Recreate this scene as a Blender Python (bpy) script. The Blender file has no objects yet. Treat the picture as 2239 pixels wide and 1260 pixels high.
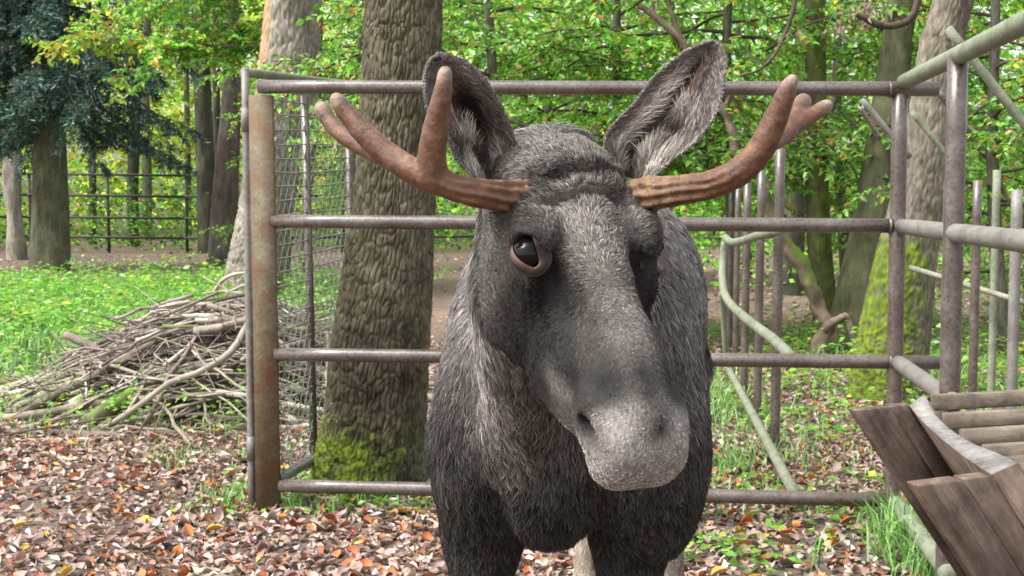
import bpy, math, random
import numpy as np

# ------------------------------------------------------------------ camera, sky, sun, exposure
scene = bpy.context.scene
COL = scene.collection
FPX = 2800.0                       # focal length in photograph pixels (photograph is 2239 x 1260)
CAM_H = 1.55
PITCH = math.atan(197.0 / FPX)
camd = bpy.data.cameras.new('camera')
camd.sensor_width = 36.0
camd.lens = 36.0 * FPX / 2239.0
camd.clip_start = 0.05
camd.clip_end = 600.0
camd.dof.use_dof = True
camd.dof.focus_distance = 2.15
camd.dof.aperture_fstop = 18.0
cam = bpy.data.objects.new('camera', camd)
COL.objects.link(cam)
cam.location = (0, 0, CAM_H)
cam.rotation_euler = (math.pi / 2 - PITCH, 0, 0)
scene.camera = cam

SUN_EL, SUN_AZ = math.radians(56), math.radians(246)   # azimuth measured clockwise from +Y: from the left, a little behind the camera
world = bpy.data.worlds.new('World')
scene.world = world
world.use_nodes = True
wn = world.node_tree
for n in list(wn.nodes):
    wn.nodes.remove(n)
w_out = wn.nodes.new('ShaderNodeOutputWorld')
w_bg = wn.nodes.new('ShaderNodeBackground')
w_sky = wn.nodes.new('ShaderNodeTexSky')
w_sky.sky_type = 'NISHITA'
w_sky.sun_disc = False
w_sky.sun_elevation = SUN_EL
w_sky.sun_rotation = SUN_AZ
w_sky.dust_density = 4.0
w_hs = wn.nodes.new('ShaderNodeHueSaturation')
w_hs.inputs['Saturation'].default_value = 0.22      # cloud cover: nearly neutral light
wn.links.new(w_sky.outputs[0], w_hs.inputs['Color'])
wn.links.new(w_hs.outputs[0], w_bg.inputs['Color'])
wn.links.new(w_bg.outputs[0], w_out.inputs['Surface'])
w_bg.inputs['Strength'].default_value = 0.15

sund = bpy.data.lights.new('sun', 'SUN')
sund.energy = 1.5
sund.angle = math.radians(24)
sund.color = (1.0, 0.96, 0.9)
sun = bpy.data.objects.new('sun', sund)
COL.objects.link(sun)
sd = np.array([math.sin(SUN_AZ) * math.cos(SUN_EL), math.cos(SUN_AZ) * math.cos(SUN_EL), math.sin(SUN_EL)])
from mathutils import Vector
sun.rotation_euler = Vector(-sd).to_track_quat('-Z', 'Y').to_euler()
sun.location = (-3, -4, 9)

vs = scene.view_settings
vs.view_transform = 'Standard'
vs.look = 'None'
vs.gamma = 1.0
vs.use_curve_mapping = False
vs.exposure = 1.5
scene.cycles.use_denoising = True
scene.cycles.max_bounces = 6
scene.cycles.diffuse_bounces = 3
scene.cycles.glossy_bounces = 2
scene.cycles.transmission_bounces = 3
scene.cycles.transparent_max_bounces = 6
scene.cycles_curves.shape = 'RIBBONS'
scene.cycles_curves.subdivisions = 2

# ------------------------------------------------------------------ helpers
rng = np.random.default_rng(7)
_cp, _sp = math.cos(PITCH), math.sin(PITCH)


def P(px, py, d):
    """the world point seen at photograph pixel (px, py) that stands d metres in front of the camera (world Y = d)"""
    x, y = (px - 1119.5) / FPX, (630.0 - py) / FPX
    dy, dz = _cp + y * _sp, -_sp + y * _cp
    return np.array([x / dy * d, d, CAM_H + dz / dy * d])


def G(px, py, z=0.0):
    """the ground point under a pixel"""
    x, y = (px - 1119.5) / FPX, (630.0 - py) / FPX
    dy, dz = _cp + y * _sp, -_sp + y * _cp
    d = (z - CAM_H) / dz * dy
    return np.array([x / dy * d, d, z])


def tag(o, label=None, cat=None, group=None, kind=None):
    if label:
        o['label'] = label
    if cat:
        o['category'] = cat
    if group:
        o['group'] = group
    if kind:
        o['kind'] = kind
    return o


def empty(name, loc=(0, 0, 0)):
    o = bpy.data.objects.new(name, None)
    o.empty_display_size = 0.1
    COL.objects.link(o)
    o.location = [float(v) for v in loc]
    return o


def mk_mesh(name, V, F, col=None, smooth=True, uv=None):
    """V (n,3); F (m,3 or 4) array or list of such arrays; col per-vertex (n,3)"""
    Fs = F if isinstance(F, list) else [F]
    me = bpy.data.meshes.new(name)
    V = np.asarray(V, dtype=np.float32)
    me.vertices.add(len(V))
    me.vertices.foreach_set('co', V.ravel())
    idx, start, tot = [], [], 0
    for f in Fs:
        f = np.asarray(f, dtype=np.int32)
        if len(f) == 0:
            continue
        k = f.shape[1]
        idx.append(f.ravel())
        start.append(tot + np.arange(len(f), dtype=np.int32) * k)
        tot += f.size
    idx = np.concatenate(idx)
    start = np.concatenate(start).astype(np.int32)
    me.loops.add(len(idx))
    me.loops.foreach_set('vertex_index', idx)
    me.polygons.add(len(start))
    me.polygons.foreach_set('loop_start', start)
    me.update(calc_edges=True)
    if smooth:
        me.polygons.foreach_set('use_smooth', np.ones(len(start), dtype=bool))
    if col is not None:
        a = me.attributes.new('col', 'FLOAT_COLOR', 'POINT')
        c = np.ones((len(V), 4), dtype=np.float32)
        c[:, :3] = col
        a.data.foreach_set('color', c.ravel())
    me.validate()
    return me


def obj(name, me, mat, parent=None, loc=None):
    o = bpy.data.objects.new(name, me)
    COL.objects.link(o)
    if mat is not None and len(me.materials) == 0:
        me.materials.append(mat)
    if parent is not None:
        o.parent = parent
        o.matrix_parent_inverse = parent.matrix_basis.inverted()
    if loc is not None:
        o.location = [float(v) for v in loc]
    return o


def origin_to(o, pt):
    """move an object's own origin without moving its mesh"""
    pt = np.asarray(pt, dtype=np.float32)
    me = o.data
    co = np.empty(len(me.vertices) * 3, dtype=np.float32)
    me.vertices.foreach_get('co', co)
    me.vertices.foreach_set('co', (co.reshape(-1, 3) - pt).ravel())
    me.update()
    o.location = [float(v) for v in pt]


class Acc:
    """collects geometry into one mesh"""
    def __init__(s):
        s.V, s.Q, s.T, s.C, s.n = [], [], [], [], 0

    def add(s, V, F, col=None):
        V = np.asarray(V, dtype=np.float32)
        for f in (F if isinstance(F, list) else [F]):
            f = np.asarray(f, dtype=np.int32)
            if len(f) == 0:
                continue
            (s.Q if f.shape[1] == 4 else s.T).append(f + s.n)
        s.V.append(V)
        if col is not None:
            s.C.append(np.broadcast_to(np.asarray(col, dtype=np.float32), (len(V), 3)))
        s.n += len(V)

    def mesh(s, name, smooth=True):
        fs = []
        if s.Q:
            fs.append(np.concatenate(s.Q))
        if s.T:
            fs.append(np.concatenate(s.T))
        return mk_mesh(name, np.concatenate(s.V), fs, np.concatenate(s.C) if s.C else None, smooth)


# ---- numpy noise
def _hash(ix, iy, iz, seed):
    h = (ix.astype(np.int64) * 374761393 + iy.astype(np.int64) * 668265263 + iz.astype(np.int64) * 2147483647 + seed * 974634777) & 0xffffffff
    h = ((h ^ (h >> 13)) * 1274126177) & 0xffffffff
    h = (h ^ (h >> 16)) & 0xffffffff
    return h.astype(np.float64) / 4294967295.0


def vnoise(p, seed=0):
    p = np.asarray(p, dtype=np.float64)
    i = np.floor(p)
    f = p - i
    f = f * f * (3 - 2 * f)
    i = i.astype(np.int64)
    r = 0
    for dx in (0, 1):
        wx = f[..., 0] if dx else 1 - f[..., 0]
        for dy in (0, 1):
            wy = f[..., 1] if dy else 1 - f[..., 1]
            for dz in (0, 1):
                wz = f[..., 2] if dz else 1 - f[..., 2]
                r = r + wx * wy * wz * _hash(i[..., 0] + dx, i[..., 1] + dy, i[..., 2] + dz, seed)
    return r * 2 - 1


def fbm(p, oct=4, seed=0, gain=0.5):
    p = np.asarray(p, dtype=np.float64)
    a, r, t = 1.0, 0, 0
    for o in range(oct):
        r = r + a * vnoise(p * (2.03 ** o) + 17.3 * o, seed + o)
        t += a
        a *= gain
    return r / t


def cells2(u, v, per=None, seed=0):
    """2-D cellular noise: F1, F2 (u wraps with period per cells)"""
    iu, iv = np.floor(u), np.floor(v)
    f1 = np.full(u.shape, 9.0)
    f2 = np.full(u.shape, 9.0)
    for a in (-1, 0, 1):
        for b in (-1, 0, 1):
            cu, cv = iu + a, iv + b
            hu = np.mod(cu, per) if per else cu
            z = np.zeros_like(hu)
            jx = cu + 0.15 + 0.7 * _hash(hu, cv, z, seed)
            jy = cv + 0.15 + 0.7 * _hash(hu, cv, z + 1, seed)
            d = np.hypot(u - jx, v - jy)
            f2 = np.minimum(f2, np.maximum(f1, d))
            f1 = np.minimum(f1, d)
    return f1, f2


def catmull(pts, n):
    """smooth curve through the rows of pts (any columns), n samples"""
    p = np.asarray(pts, dtype=np.float64)
    if len(p) == 2:
        t = np.linspace(0, 1, n)[:, None]
        return p[0] * (1 - t) + p[1] * t
    q = np.vstack([2 * p[0] - p[1], p, 2 * p[-1] - p[-2]])
    s = np.linspace(0, len(p) - 1 - 1e-9, n)
    i = s.astype(int)
    t = (s - i)[:, None]
    a, b, c, d = q[i], q[i + 1], q[i + 2], q[i + 3]
    return 0.5 * ((2 * b) + (-a + c) * t + (2 * a - 5 * b + 4 * c - d) * t * t + (-a + 3 * b - 3 * c + d) * t ** 3)


def unit(v):
    v = np.asarray(v, dtype=np.float64)
    return v / np.maximum(np.linalg.norm(v, axis=-1, keepdims=True), 1e-9)


def tube(pts, rad, seg=10, cap=True, rfun=None):
    """tube along pts with radii; rfun(i_ring, theta array)->radius multiplier"""
    p = np.asarray(pts, dtype=np.float64)
    n = len(p)
    rad = np.broadcast_to(np.asarray(rad, dtype=np.float64), (n,))
    tg = np.gradient(p, axis=0)
    tg = unit(tg)
    ref = np.array([0, 0, 1.0]) if abs(tg[0][2]) < 0.9 else np.array([1.0, 0, 0])
    u = unit(np.cross(tg[0], ref))
    U = np.empty_like(p)
    for i in range(n):
        u = u - tg[i] * np.dot(u, tg[i])
        u = u / max(np.linalg.norm(u), 1e-9)
        U[i] = u
    W = np.cross(tg, U)
    th = np.linspace(0, 2 * np.pi, seg, endpoint=False)
    R = rad[:, None] * np.ones(seg)[None]
    if rfun is not None:
        R = R * rfun(np.arange(n)[:, None], th[None, :])
    V = p[:, None, :] + R[..., None] * (np.cos(th)[None, :, None] * U[:, None, :] + np.sin(th)[None, :, None] * W[:, None, :])
    V = V.reshape(-1, 3)
    i = np.arange(n - 1)[:, None] * seg
    j = np.arange(seg)[None, :]
    j2 = (j + 1) % seg
    Q = np.stack([i + j, i + j2, i + seg + j2, i + seg + j], -1).reshape(-1, 4)
    F = [Q]
    if cap:
        V = np.vstack([V, p[0] - tg[0] * rad[0] * 0.05, p[-1] + tg[-1] * rad[-1] * 0.05])
        c0, c1 = n * seg, n * seg + 1
        jj, jj2 = j[0], j2[0]
        T0 = np.stack([np.full(seg, c0), jj2, jj], -1)
        b = (n - 1) * seg
        T1 = np.stack([np.full(seg, c1), b + jj, b + jj2], -1)
        F.append(np.vstack([T0, T1]))
    return V, F


def box(a, b):
    """axis box from corner a to corner b as 8 verts + quads"""
    a, b = np.asarray(a, float), np.asarray(b, float)
    V = np.array([[x, y, z] for z in (a[2], b[2]) for y in (a[1], b[1]) for x in (a[0], b[0])])
    Q = np.array([[0, 2, 3, 1], [4, 5, 7, 6], [0, 1, 5, 4], [2, 6, 7, 3], [0, 4, 6, 2], [1, 3, 7, 5]])
    return V, Q


def prism(poly, off):
    """closed slab: polygon (n,3) extruded by vector off"""
    p = np.asarray(poly, float)
    n = len(p)
    V = np.vstack([p, p + np.asarray(off, float)])
    Q = np.array([[i, (i + 1) % n, n + (i + 1) % n, n + i] for i in range(n)])
    V = np.vstack([V, p.mean(0), p.mean(0) + off])
    T = np.array([[2 * n, (i + 1) % n, i] for i in range(n)] + [[2 * n + 1, n + i, n + (i + 1) % n] for i in range(n)])
    return V, [Q, T]


# ---- node materials
def mat(name):
    m = bpy.data.materials.new(name)
    m.use_nodes = True
    nt = m.node_tree
    for n in list(nt.nodes):
        nt.nodes.remove(n)
    out = nt.nodes.new('ShaderNodeOutputMaterial')
    b = nt.nodes.new('ShaderNodeBsdfPrincipled')
    nt.links.new(b.outputs[0], out.inputs['Surface'])
    return m, nt, b, out


def N(nt, typ, **kw):
    n = nt.nodes.new(typ)
    for k, v in kw.items():
        if k.startswith('i_'):
            n.inputs[k[2:].replace('_', ' ')].default_value = v
        else:
            setattr(n, k, v)
    return n


def ramp(nt, fac, stops):
    r = nt.nodes.new('ShaderNodeValToRGB')
    e = r.color_ramp.elements
    while len(e) < len(stops):
        e.new(0.5)
    for el, (p, c) in zip(e, stops):
        el.position = p
        el.color = (*c, 1) if len(c) == 3 else c
    nt.links.new(fac, r.inputs[0])
    return r.outputs[0]


def mix(nt, fac, a, b, mode='MIX'):
    m = nt.nodes.new('ShaderNodeMix')
    m.data_type = 'RGBA'
    m.blend_type = mode
    for sock, val in ((m.inputs[0], fac), (m.inputs[6], a), (m.inputs[7], b)):
        if hasattr(val, 'is_linked') or hasattr(val, 'node'):
            nt.links.new(val, sock)
        elif isinstance(val, (int, float)):
            sock.default_value = val
        else:
            sock.default_value = (*val, 1)
    return m.outputs[2]


def noise_tex(nt, scale, detail=4, rough=0.55, vec=None, stretch=None, coord='Object'):
    n = N(nt, 'ShaderNodeTexNoise')
    n.inputs['Scale'].default_value = scale
    n.inputs['Detail'].default_value = detail
    n.inputs['Roughness'].default_value = rough
    if vec is None:
        tc = N(nt, 'ShaderNodeTexCoord')
        vec = tc.outputs[coord]
    if stretch is not None:
        mp = N(nt, 'ShaderNodeMapping')
        mp.inputs['Scale'].default_value = stretch
        nt.links.new(vec, mp.inputs[0])
        vec = mp.outputs[0]
    nt.links.new(vec, n.inputs['Vector'])
    return n.outputs[0]


def bump(nt, b, height, strength=0.5, dist=0.01):
    bp = N(nt, 'ShaderNodeBump')
    bp.inputs['Strength'].default_value = strength
    bp.inputs['Distance'].default_value = dist
    nt.links.new(height, bp.inputs['Height'])
    nt.links.new(bp.outputs[0], b.inputs['Normal'])
    return bp


def attr(nt, name='col'):
    a = N(nt, 'ShaderNodeAttribute')
    a.attribute_name = name
    return a.outputs['Color']


def solid(name, c, rough=0.7, spec=0.3, var=0.25, scale=12.0, bump_s=0.0):
    m, nt, b, o = mat(name)
    f = noise_tex(nt, scale)
    lo = tuple(x * (1 - var) for x in c)
    hi = tuple(min(1, x * (1 + var)) for x in c)
    nt.links.new(ramp(nt, f, [(0.3, lo), (0.7, hi)]), b.inputs['Base Color'])
    b.inputs['Roughness'].default_value = rough
    b.inputs['Specular IOR Level'].default_value = spec
    if bump_s:
        bump(nt, b, noise_tex(nt, scale * 4), bump_s, 0.01)
    return m


def col_mat(name, rough=0.7, spec=0.3, transl=0.0, var=0.0):
    """colour from the mesh's own per-vertex colour; transl > 0 lets light through (leaves)"""
    m, nt, b, out = mat(name)
    c = attr(nt)
    if var:
        f = noise_tex(nt, 9.0, coord='Object')
        c = mix(nt, 1.0, c, ramp(nt, f, [(0.25, (1 - var,) * 3), (0.75, (1 + var,) * 3)]), 'MULTIPLY')
    nt.links.new(c, b.inputs['Base Color'])
    b.inputs['Roughness'].default_value = rough
    b.inputs['Specular IOR Level'].default_value = spec
    if transl:
        t = N(nt, 'ShaderNodeBsdfTranslucent')
        nt.links.new(c, t.inputs[0])
        ms = N(nt, 'ShaderNodeMixShader')
        ms.inputs[0].default_value = transl
        nt.links.new(b.outputs[0], ms.inputs[1])
        nt.links.new(t.outputs[0], ms.inputs[2])
        nt.links.new(ms.outputs[0], out.inputs['Surface'])
    return m
# ------------------------------------------------------------------ ground
def axis_steps(*seg):
    out = [np.array([seg[0][0]])]
    for a, b, h in seg:
        n = max(1, int(round((b - a) / h)))
        out.append(a + (b - a) * np.arange(1, n + 1) / n)
    return np.concatenate(out)


def gz(x, y):
    """height of the ground"""
    x, y = np.asarray(x, float), np.asarray(y, float)
    p = np.stack([x, y, 0 * x], -1)
    return 0.030 * fbm(p * 0.9, 3, 61) + 0.012 * fbm(p * 4.0, 3, 62)


def meadow(x, y):
    """0..1: the green patch left of the path"""
    x, y = np.asarray(x, float), np.asarray(y, float)
    n = fbm(np.stack([x * 0.6, y * 0.4, 0 * x], -1), 3, 63)
    t = lambda a, b, v: np.clip((v - a) / (b - a), 0, 1)
    return np.clip(t(10.3, 11.8, y + 1.2 * n) * (1 - t(21, 25, y + 3 * n)) * (1 - t(-3.4, -2.2, x + 0.7 * n)), 0, 1)


gx = axis_steps((-260, -40, 20), (-40, -8, 1.2), (-8, 8, 0.11), (8, 40, 1.2), (40, 260, 20))
gy = axis_steps((-60, 3, 5), (3, 16, 0.11), (16, 45, 0.7), (45, 90, 4), (90, 420, 30))
GX, GY = np.meshgrid(gx, gy)
GV = np.stack([GX, GY, gz(GX, GY)], -1).reshape(-1, 3)
nx, ny = len(gx), len(gy)
i = np.arange(ny - 1)[:, None] * nx
j = np.arange(nx - 1)[None]
GQ = np.stack([i + j, i + j + 1, i + nx + j + 1, i + nx + j], -1).reshape(-1, 4)
md = meadow(GX, GY).reshape(-1)
n1 = fbm(GV * 0.7, 3, 64)
n2 = fbm(GV * 3.0, 3, 65)
soil = np.array([0.130, 0.108, 0.093])
leafy = np.array([0.215, 0.155, 0.120])
green = np.array([0.050, 0.095, 0.022])
w = np.clip(0.5 + 0.9 * n1 + 0.5 * n2, 0, 1)
GC = soil + (leafy - soil) * w[:, None]
GC = GC + (green - GC) * (0.8 * md)[:, None]
farb = np.clip((GV[:, 1] - 24) / 8, 0, 1) * np.clip((1.5 - GV[:, 0]) / 2, 0, 1)
GC = GC + (np.array([0.10, 0.082, 0.062]) - GC) * (0.8 * farb)[:, None]
m_ground, nt, b_, o_ = mat('forest_soil')
f1 = noise_tex(nt, 26, 6, 0.65)
f2 = noise_tex(nt, 140, 4, 0.6)
c = mix(nt, 1.0, attr(nt), ramp(nt, f1, [(0.28, (0.45, 0.42, 0.40)), (0.72, (1.55, 1.5, 1.45))]), 'MULTIPLY')
nt.links.new(c, b_.inputs['Base Color'])
b_.inputs['Roughness'].default_value = 0.9
b_.inputs['Specular IOR Level'].default_value = 0.15
bump(nt, b_, mix(nt, 0.5, f1, f2), 0.8, 0.03)
ground = obj('ground', mk_mesh('ground', GV, GQ, GC), m_ground)
tag(ground, kind='structure')
# ------------------------------------------------------------------ trees
m_bark = None


def bark_material(name, scale=30.0, strength=0.7):
    m, nt, b, o = mat(name)
    f1 = noise_tex(nt, scale, 6, 0.7, stretch=(1, 1, 0.30))
    f2 = noise_tex(nt, scale * 0.16, 4, 0.6)
    c = mix(nt, 1.0, attr(nt), ramp(nt, f1, [(0.30, (0.45, 0.44, 0.42)), (0.50, (0.95, 0.95, 0.95)), (0.72, (1.6, 1.58, 1.52))]), 'MULTIPLY')
    c = mix(nt, 1.0, c, ramp(nt, f2, [(0.3, (0.75, 0.78, 0.70)), (0.7, (1.2, 1.15, 1.15))]), 'MULTIPLY')
    nt.links.new(c, b.inputs['Base Color'])
    b.inputs['Roughness'].default_value = 0.88
    b.inputs['Specular IOR Level'].default_value = 0.2
    bump(nt, b, f1, strength, 0.012)
    return m


m_bark = bark_material('bark')
m_bark_far = bark_material('bark_far', 9.0, 0.8)
m_leaf = col_mat('leaf', 0.33, 0.7, 0.55)
m_leaf_far = col_mat('leaf_far', 0.55, 0.3, 0.58)
m_needle = col_mat('needle', 0.5, 0.4, 0.15)
m_twig = solid('twig_bark', (0.075, 0.058, 0.045), 0.8, 0.2, 0.35, 20)


def px_path(rows, d, up=None):
    """rows of (centre px, half width px, y px), bottom first, at distance d -> (n,4) x, y, z, radius.  d may be (d_bottom, d_top)"""
    d0, d1 = d if isinstance(d, tuple) else (d, d)
    out = []
    for k, (cx, hwid, y) in enumerate(rows):
        dd = d0 + (d1 - d0) * k / max(1, len(rows) - 1)
        out.append([*P(cx, y, dd), hwid * dd / FPX])
    out = np.array(out)
    # root the trunk in the ground and carry it on above the frame
    b = out[0].copy()
    if b[2] > -0.1:
        s = (out[1][:3] - out[0][:3]) / max(out[1][2] - out[0][2], 1e-3)
        b[:3] = b[:3] - s * (b[2] + 0.12)
        b[3] *= 1.06
        out = np.vstack([b, out])
    if up:
        t = out[-1].copy()
        s = (out[-1][:3] - out[-2][:3]) / max(out[-1][2] - out[-2][2], 1e-3)
        t[:3] = t[:3] + s * up
        t[3] *= 0.86
        out = np.vstack([out, t])
    return out


def trunk_mesh(path, seg, ring_h, plates=0, plate_h=0.09, depth=0.012, lump=0.05, c0=(0.16, 0.14, 0.12), c1=(0.30, 0.27, 0.235),
               moss=None, seed=0, flare=0.0, wound=None):
    """path (n,4); plates = number of bark plates round the stem (0: smooth bark)"""
    L = np.concatenate([[0], np.cumsum(np.linalg.norm(np.diff(path[:, :3], axis=0), axis=1))])
    nr = max(4, int(L[-1] / ring_h))
    c = catmull(path, nr)
    p, r = c[:, :3], c[:, 3].copy()
    s = np.concatenate([[0], np.cumsum(np.linalg.norm(np.diff(p, axis=0), axis=1))])
    if flare:
        r = r * (1 + flare * np.exp(-np.clip(p[:, 2], 0, 9) / 0.22))
    th = np.linspace(0, 2 * np.pi, seg, endpoint=False)
    TH, S = np.meshgrid(th, s)
    R = np.broadcast_to(r[:, None], TH.shape).copy()
    q = np.stack([np.cos(TH) * 1.3, np.sin(TH) * 1.3, S * 0.9 + seed * 7.7], -1)
    R = R * (1 + lump * fbm(q, 3, seed))
    if flare:
        R = R * (1 + 0.7 * flare * np.exp(-np.clip(p[:, 2:3], 0, 9) / 0.25) * np.sin(TH * 4 + seed))
    hgt = np.zeros_like(R)
    if plates:
        wob = 0.85 * fbm(np.stack([np.cos(TH) * 4, np.sin(TH) * 4, S * 8], -1), 3, seed + 3)
        u = TH / (2 * np.pi) * plates
        v = S / plate_h + 0.9 * wob
        u2 = u + wob
        f1, f2 = cells2(u2, v, plates, seed)
        crack = np.clip((f2 - f1) / 0.33, 0, 1) ** 0.8
        g1, g2 = cells2(u2 * 2 + 0.3, v * 1.6, plates * 2, seed + 9)
        crack2 = np.clip((g2 - g1) / 0.30, 0, 1)
        hgt = crack + 0.35 * crack2 - 1.0
        hgt = hgt + 0.35 * fbm(np.stack([np.cos(TH) * 14, np.sin(TH) * 14, S * 18], -1), 2, seed + 5)
        R = R + depth * hgt
    tg = unit(np.gradient(p, axis=0))
    U = unit(np.cross(tg, np.array([0, 1.0, 0])))
    W = np.cross(tg, U)
    V = p[:, None] + R[..., None] * (np.cos(TH)[..., None] * U[:, None] + np.sin(TH)[..., None] * W[:, None])
    V = V.reshape(-1, 3)
    i = np.arange(nr - 1)[:, None] * seg
    j = np.arange(seg)[None]
    j2 = (j + 1) % seg
    Q = np.stack([i + j, i + j2, i + seg + j2, i + seg + j], -1).reshape(-1, 4)
    nn = unit((V.reshape(nr, seg, 3) - p[:, None]).reshape(-1, 3))
    n1 = fbm(V * np.array([5, 5, 1.6]), 3, seed + 11)
    n2 = fbm(V * 22, 2, seed + 12)
    w = np.clip(0.5 + 0.75 * n1 + 0.45 * n2, 0, 1)
    C = np.asarray(c0) + (np.asarray(c1) - np.asarray(c0)) * w[:, None]
    C = C + (np.array([0.15, 0.17, 0.085]) - C) * (0.35 * np.clip(fbm(V * 2.3, 3, seed + 13) + 0.15, 0, 1))[:, None]   # lichen
    if wound is not None:
        m = np.clip(wound(V, nn) * (1 + 0.3 * n1), 0, 1)
        C = C + (np.array([0.40, 0.27, 0.17]) * (1 + 0.3 * n2)[:, None] - C) * m[:, None]
    if moss is not None:
        m = np.clip(moss(V, nn) + 0.9 * n2 * (moss(V, nn) > 0.02), 0, 1)
        C = C + (np.array([0.105, 0.150, 0.018]) * (1 + 0.55 * n2)[:, None] - C) * m[:, None]
        V = V + nn * (0.012 * m * (1 + fbm(V * 60, 2, 4)))[:, None]
    return mk_mesh('trunk', V, Q, C)


def make_tree(name, label, rows, d, seg=40, ring=0.06, up=3.0, group=None, far=False, **kw):
    path = px_path(rows, d, up)
    root = empty(name, (path[0][0], path[0][1], 0.0))
    tag(root, label, 'tree', group)
    obj('trunk', trunk_mesh(path, seg, ring, **kw), m_bark_far if far else m_bark, root)
    return root, path


def base_moss(zmax, dirv, px_lo=0.0):
    dirv = unit(np.array(dirv))
    def f(V, nn):
        return np.clip((zmax - V[:, 2]) / (0.45 * zmax), 0, 1) * np.clip(0.35 + 1.0 * (nn @ dirv), 0, 1)
    return f


# the oak behind the fence panel
oak, oak_path = make_tree('oak_tree', 'thick furrowed oak trunk with moss at its foot behind the fence panel',
    [(810, 118, 1078), (813, 112, 1000), (821, 109, 900), (830, 107, 780), (845, 100, 630), (860, 89, 480), (871, 86, 300), (880, 84, 100), (883, 83, 0)],
    6.82, 400, 0.0090, 1.2, plates=54, plate_h=0.095, depth=0.0150, lump=0.03, c0=(0.045, 0.038, 0.026), c1=(0.150, 0.135, 0.094), flare=0.10, seed=2,
    moss=base_moss(0.42, (-0.9, -0.45, 0)))
# the pale leaning oak beyond the brush pile, with a strip of bare wood
make_tree('oak_tree', 'pale grey oak leaning to one side behind the rusty gate post and brush pile',
    [(548, 66, 660), (560, 62, 580), (578, 58, 480), (601, 58, 330), (626, 63, 190), (641, 59, 0)], 19.5, 150, 0.04, 3.0,
    plates=34, plate_h=0.22, depth=0.034, lump=0.05, c0=(0.15, 0.135, 0.115), c1=(0.34, 0.31, 0.27), seed=4,
    wound=lambda V, nn: np.clip((nn @ unit(np.array([-0.95, -0.3, 0])) - 0.80) / 0.06, 0, 1) * np.clip((V[:, 2] - 3.3) / 0.3, 0, 1))
make_tree('pine_tree', 'slim reddish-brown trunk just beside the pale leaning oak',
    [(487, 34, 570), (494, 27, 400), (507, 21, 200), (507, 15, 0)], 29, 60, 0.12, 4.0, far=True,
    plates=18, plate_h=0.3, depth=0.012, c0=(0.080, 0.062, 0.058), c1=(0.165, 0.132, 0.125), seed=5)
fir, fir_path = make_tree('fir_tree', 'stout fir with smooth olive grey trunk and drooping dark needles',
    [(109, 45, 592), (110, 39, 450), (109, 34, 300), (107, 29, 200), (104, 22, 0)], 27, 64, 0.10, 8.0, far=True,
    lump=0.04, c0=(0.085, 0.085, 0.055), c1=(0.175, 0.17, 0.125), seed=6)
make_tree('beech_tree', 'bent grey beech stem with swollen foot beside the stout fir',
    [(36, 22, 532), (32, 15, 470), (26, 19, 400), (31, 14, 260), (34, 12, 120)], 32, 40, 0.15, 5.0, far=True,
    lump=0.16, c0=(0.17, 0.15, 0.13), c1=(0.33, 0.30, 0.27), seed=7)
for k, (rows, d, lab) in enumerate([
    ([(292, 13, 520), (290, 13, 420), (294, 12, 300), (302, 10, 100), (306, 9, 0)], 41, 'dark slightly leaning trunk in the yellow-green woodland between fir and pine'),
    ([(321, 11, 500), (322, 10, 380), (318, 9, 250), (322, 8, 60)], 47, 'thin grey-green trunk next to the dark leaning trunk'),
    ([(455, 22, 520), (450, 21, 400), (443, 19, 200), (440, 16, 0)], 36, 'straight dark green trunk directly behind the slim reddish trunk'),
    ([(476, 8, 520), (474, 8, 300), (472, 8, 100)], 39, 'narrow blackish stem between dark green trunk and reddish trunk'),
    ([(203, 9, 500), (202, 8, 380), (198, 7, 200)], 43, 'thin ivy-dark stem standing alone right of the stout fir'),
    ([(412, 7, 500), (410, 7, 330), (408, 6, 180)], 50, 'very thin stem among pale yellow foliage beyond the far rail fence'),
    ([(1260, 26, 520), (1258, 24, 300), (1256, 22, 100)], 30, 'grey-green trunk glimpsed between the ears of the moose'),
    ([(1303, 14, 520), (1303, 13, 300), (1305, 12, 100)], 33, 'slimmer trunk next to the one glimpsed between the moose ears'),
]):
    dk = k in (0, 2, 3, 4)
    make_tree('woodland_tree', lab, rows, d, 24, 0.3, 6.0, group=None, far=True, lump=0.10,
              c0=(0.022, 0.023, 0.016) if dk else (0.060, 0.058, 0.042), c1=(0.055, 0.054, 0.038) if dk else (0.125, 0.12, 0.09), seed=20 + k)
# trunks on the right
make_tree('beech_tree', 'dark upright beech trunk far behind the leaning poles',
    [(1728, 30, 645), (1732, 27, 470), (1745, 25, 300), (1762, 25, 100), (1766, 24, 0)], 20.5, 40, 0.12, 5.0, far=True,
    lump=0.07, c0=(0.036, 0.036, 0.028), c1=(0.090, 0.086, 0.068), seed=40)
make_tree('beech_tree', 'slender dark green trunk with mossy foot behind the middle rail',
    [(1812, 31, 772), (1800, 26, 640), (1789, 25, 500), (1785, 24, 350), (1782, 22, 100)], 13.2, 40, 0.08, 4.0, far=True,
    lump=0.06, c0=(0.050, 0.060, 0.030), c1=(0.125, 0.13, 0.075), seed=41, moss=lambda V, nn: 0.55 * np.clip(0.3 + nn @ np.array([0.8, -0.6, 0]), 0, 1))
make_tree('beech_tree', 'broad smooth trunk leaning away beside the rough-barked tree',
    [(1850, 52, 778), (1880, 50, 640), (1908, 47, 500), (1930, 42, 350), (1955, 36, 150), (1972, 32, 0)], 12.6, 48, 0.08, 4.0, far=True,
    lump=0.06, c0=(0.045, 0.050, 0.028), c1=(0.120, 0.120, 0.070), seed=42, plates=20, plate_h=0.25, depth=0.006)


def flank_moss(V, nn):
    return np.clip(0.35 + 1.2 * (nn @ unit(np.array([-0.9, -0.40, 0.1]))), 0, 1) * np.clip((1.42 - V[:, 2]) / 0.30, 0, 1)


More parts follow.
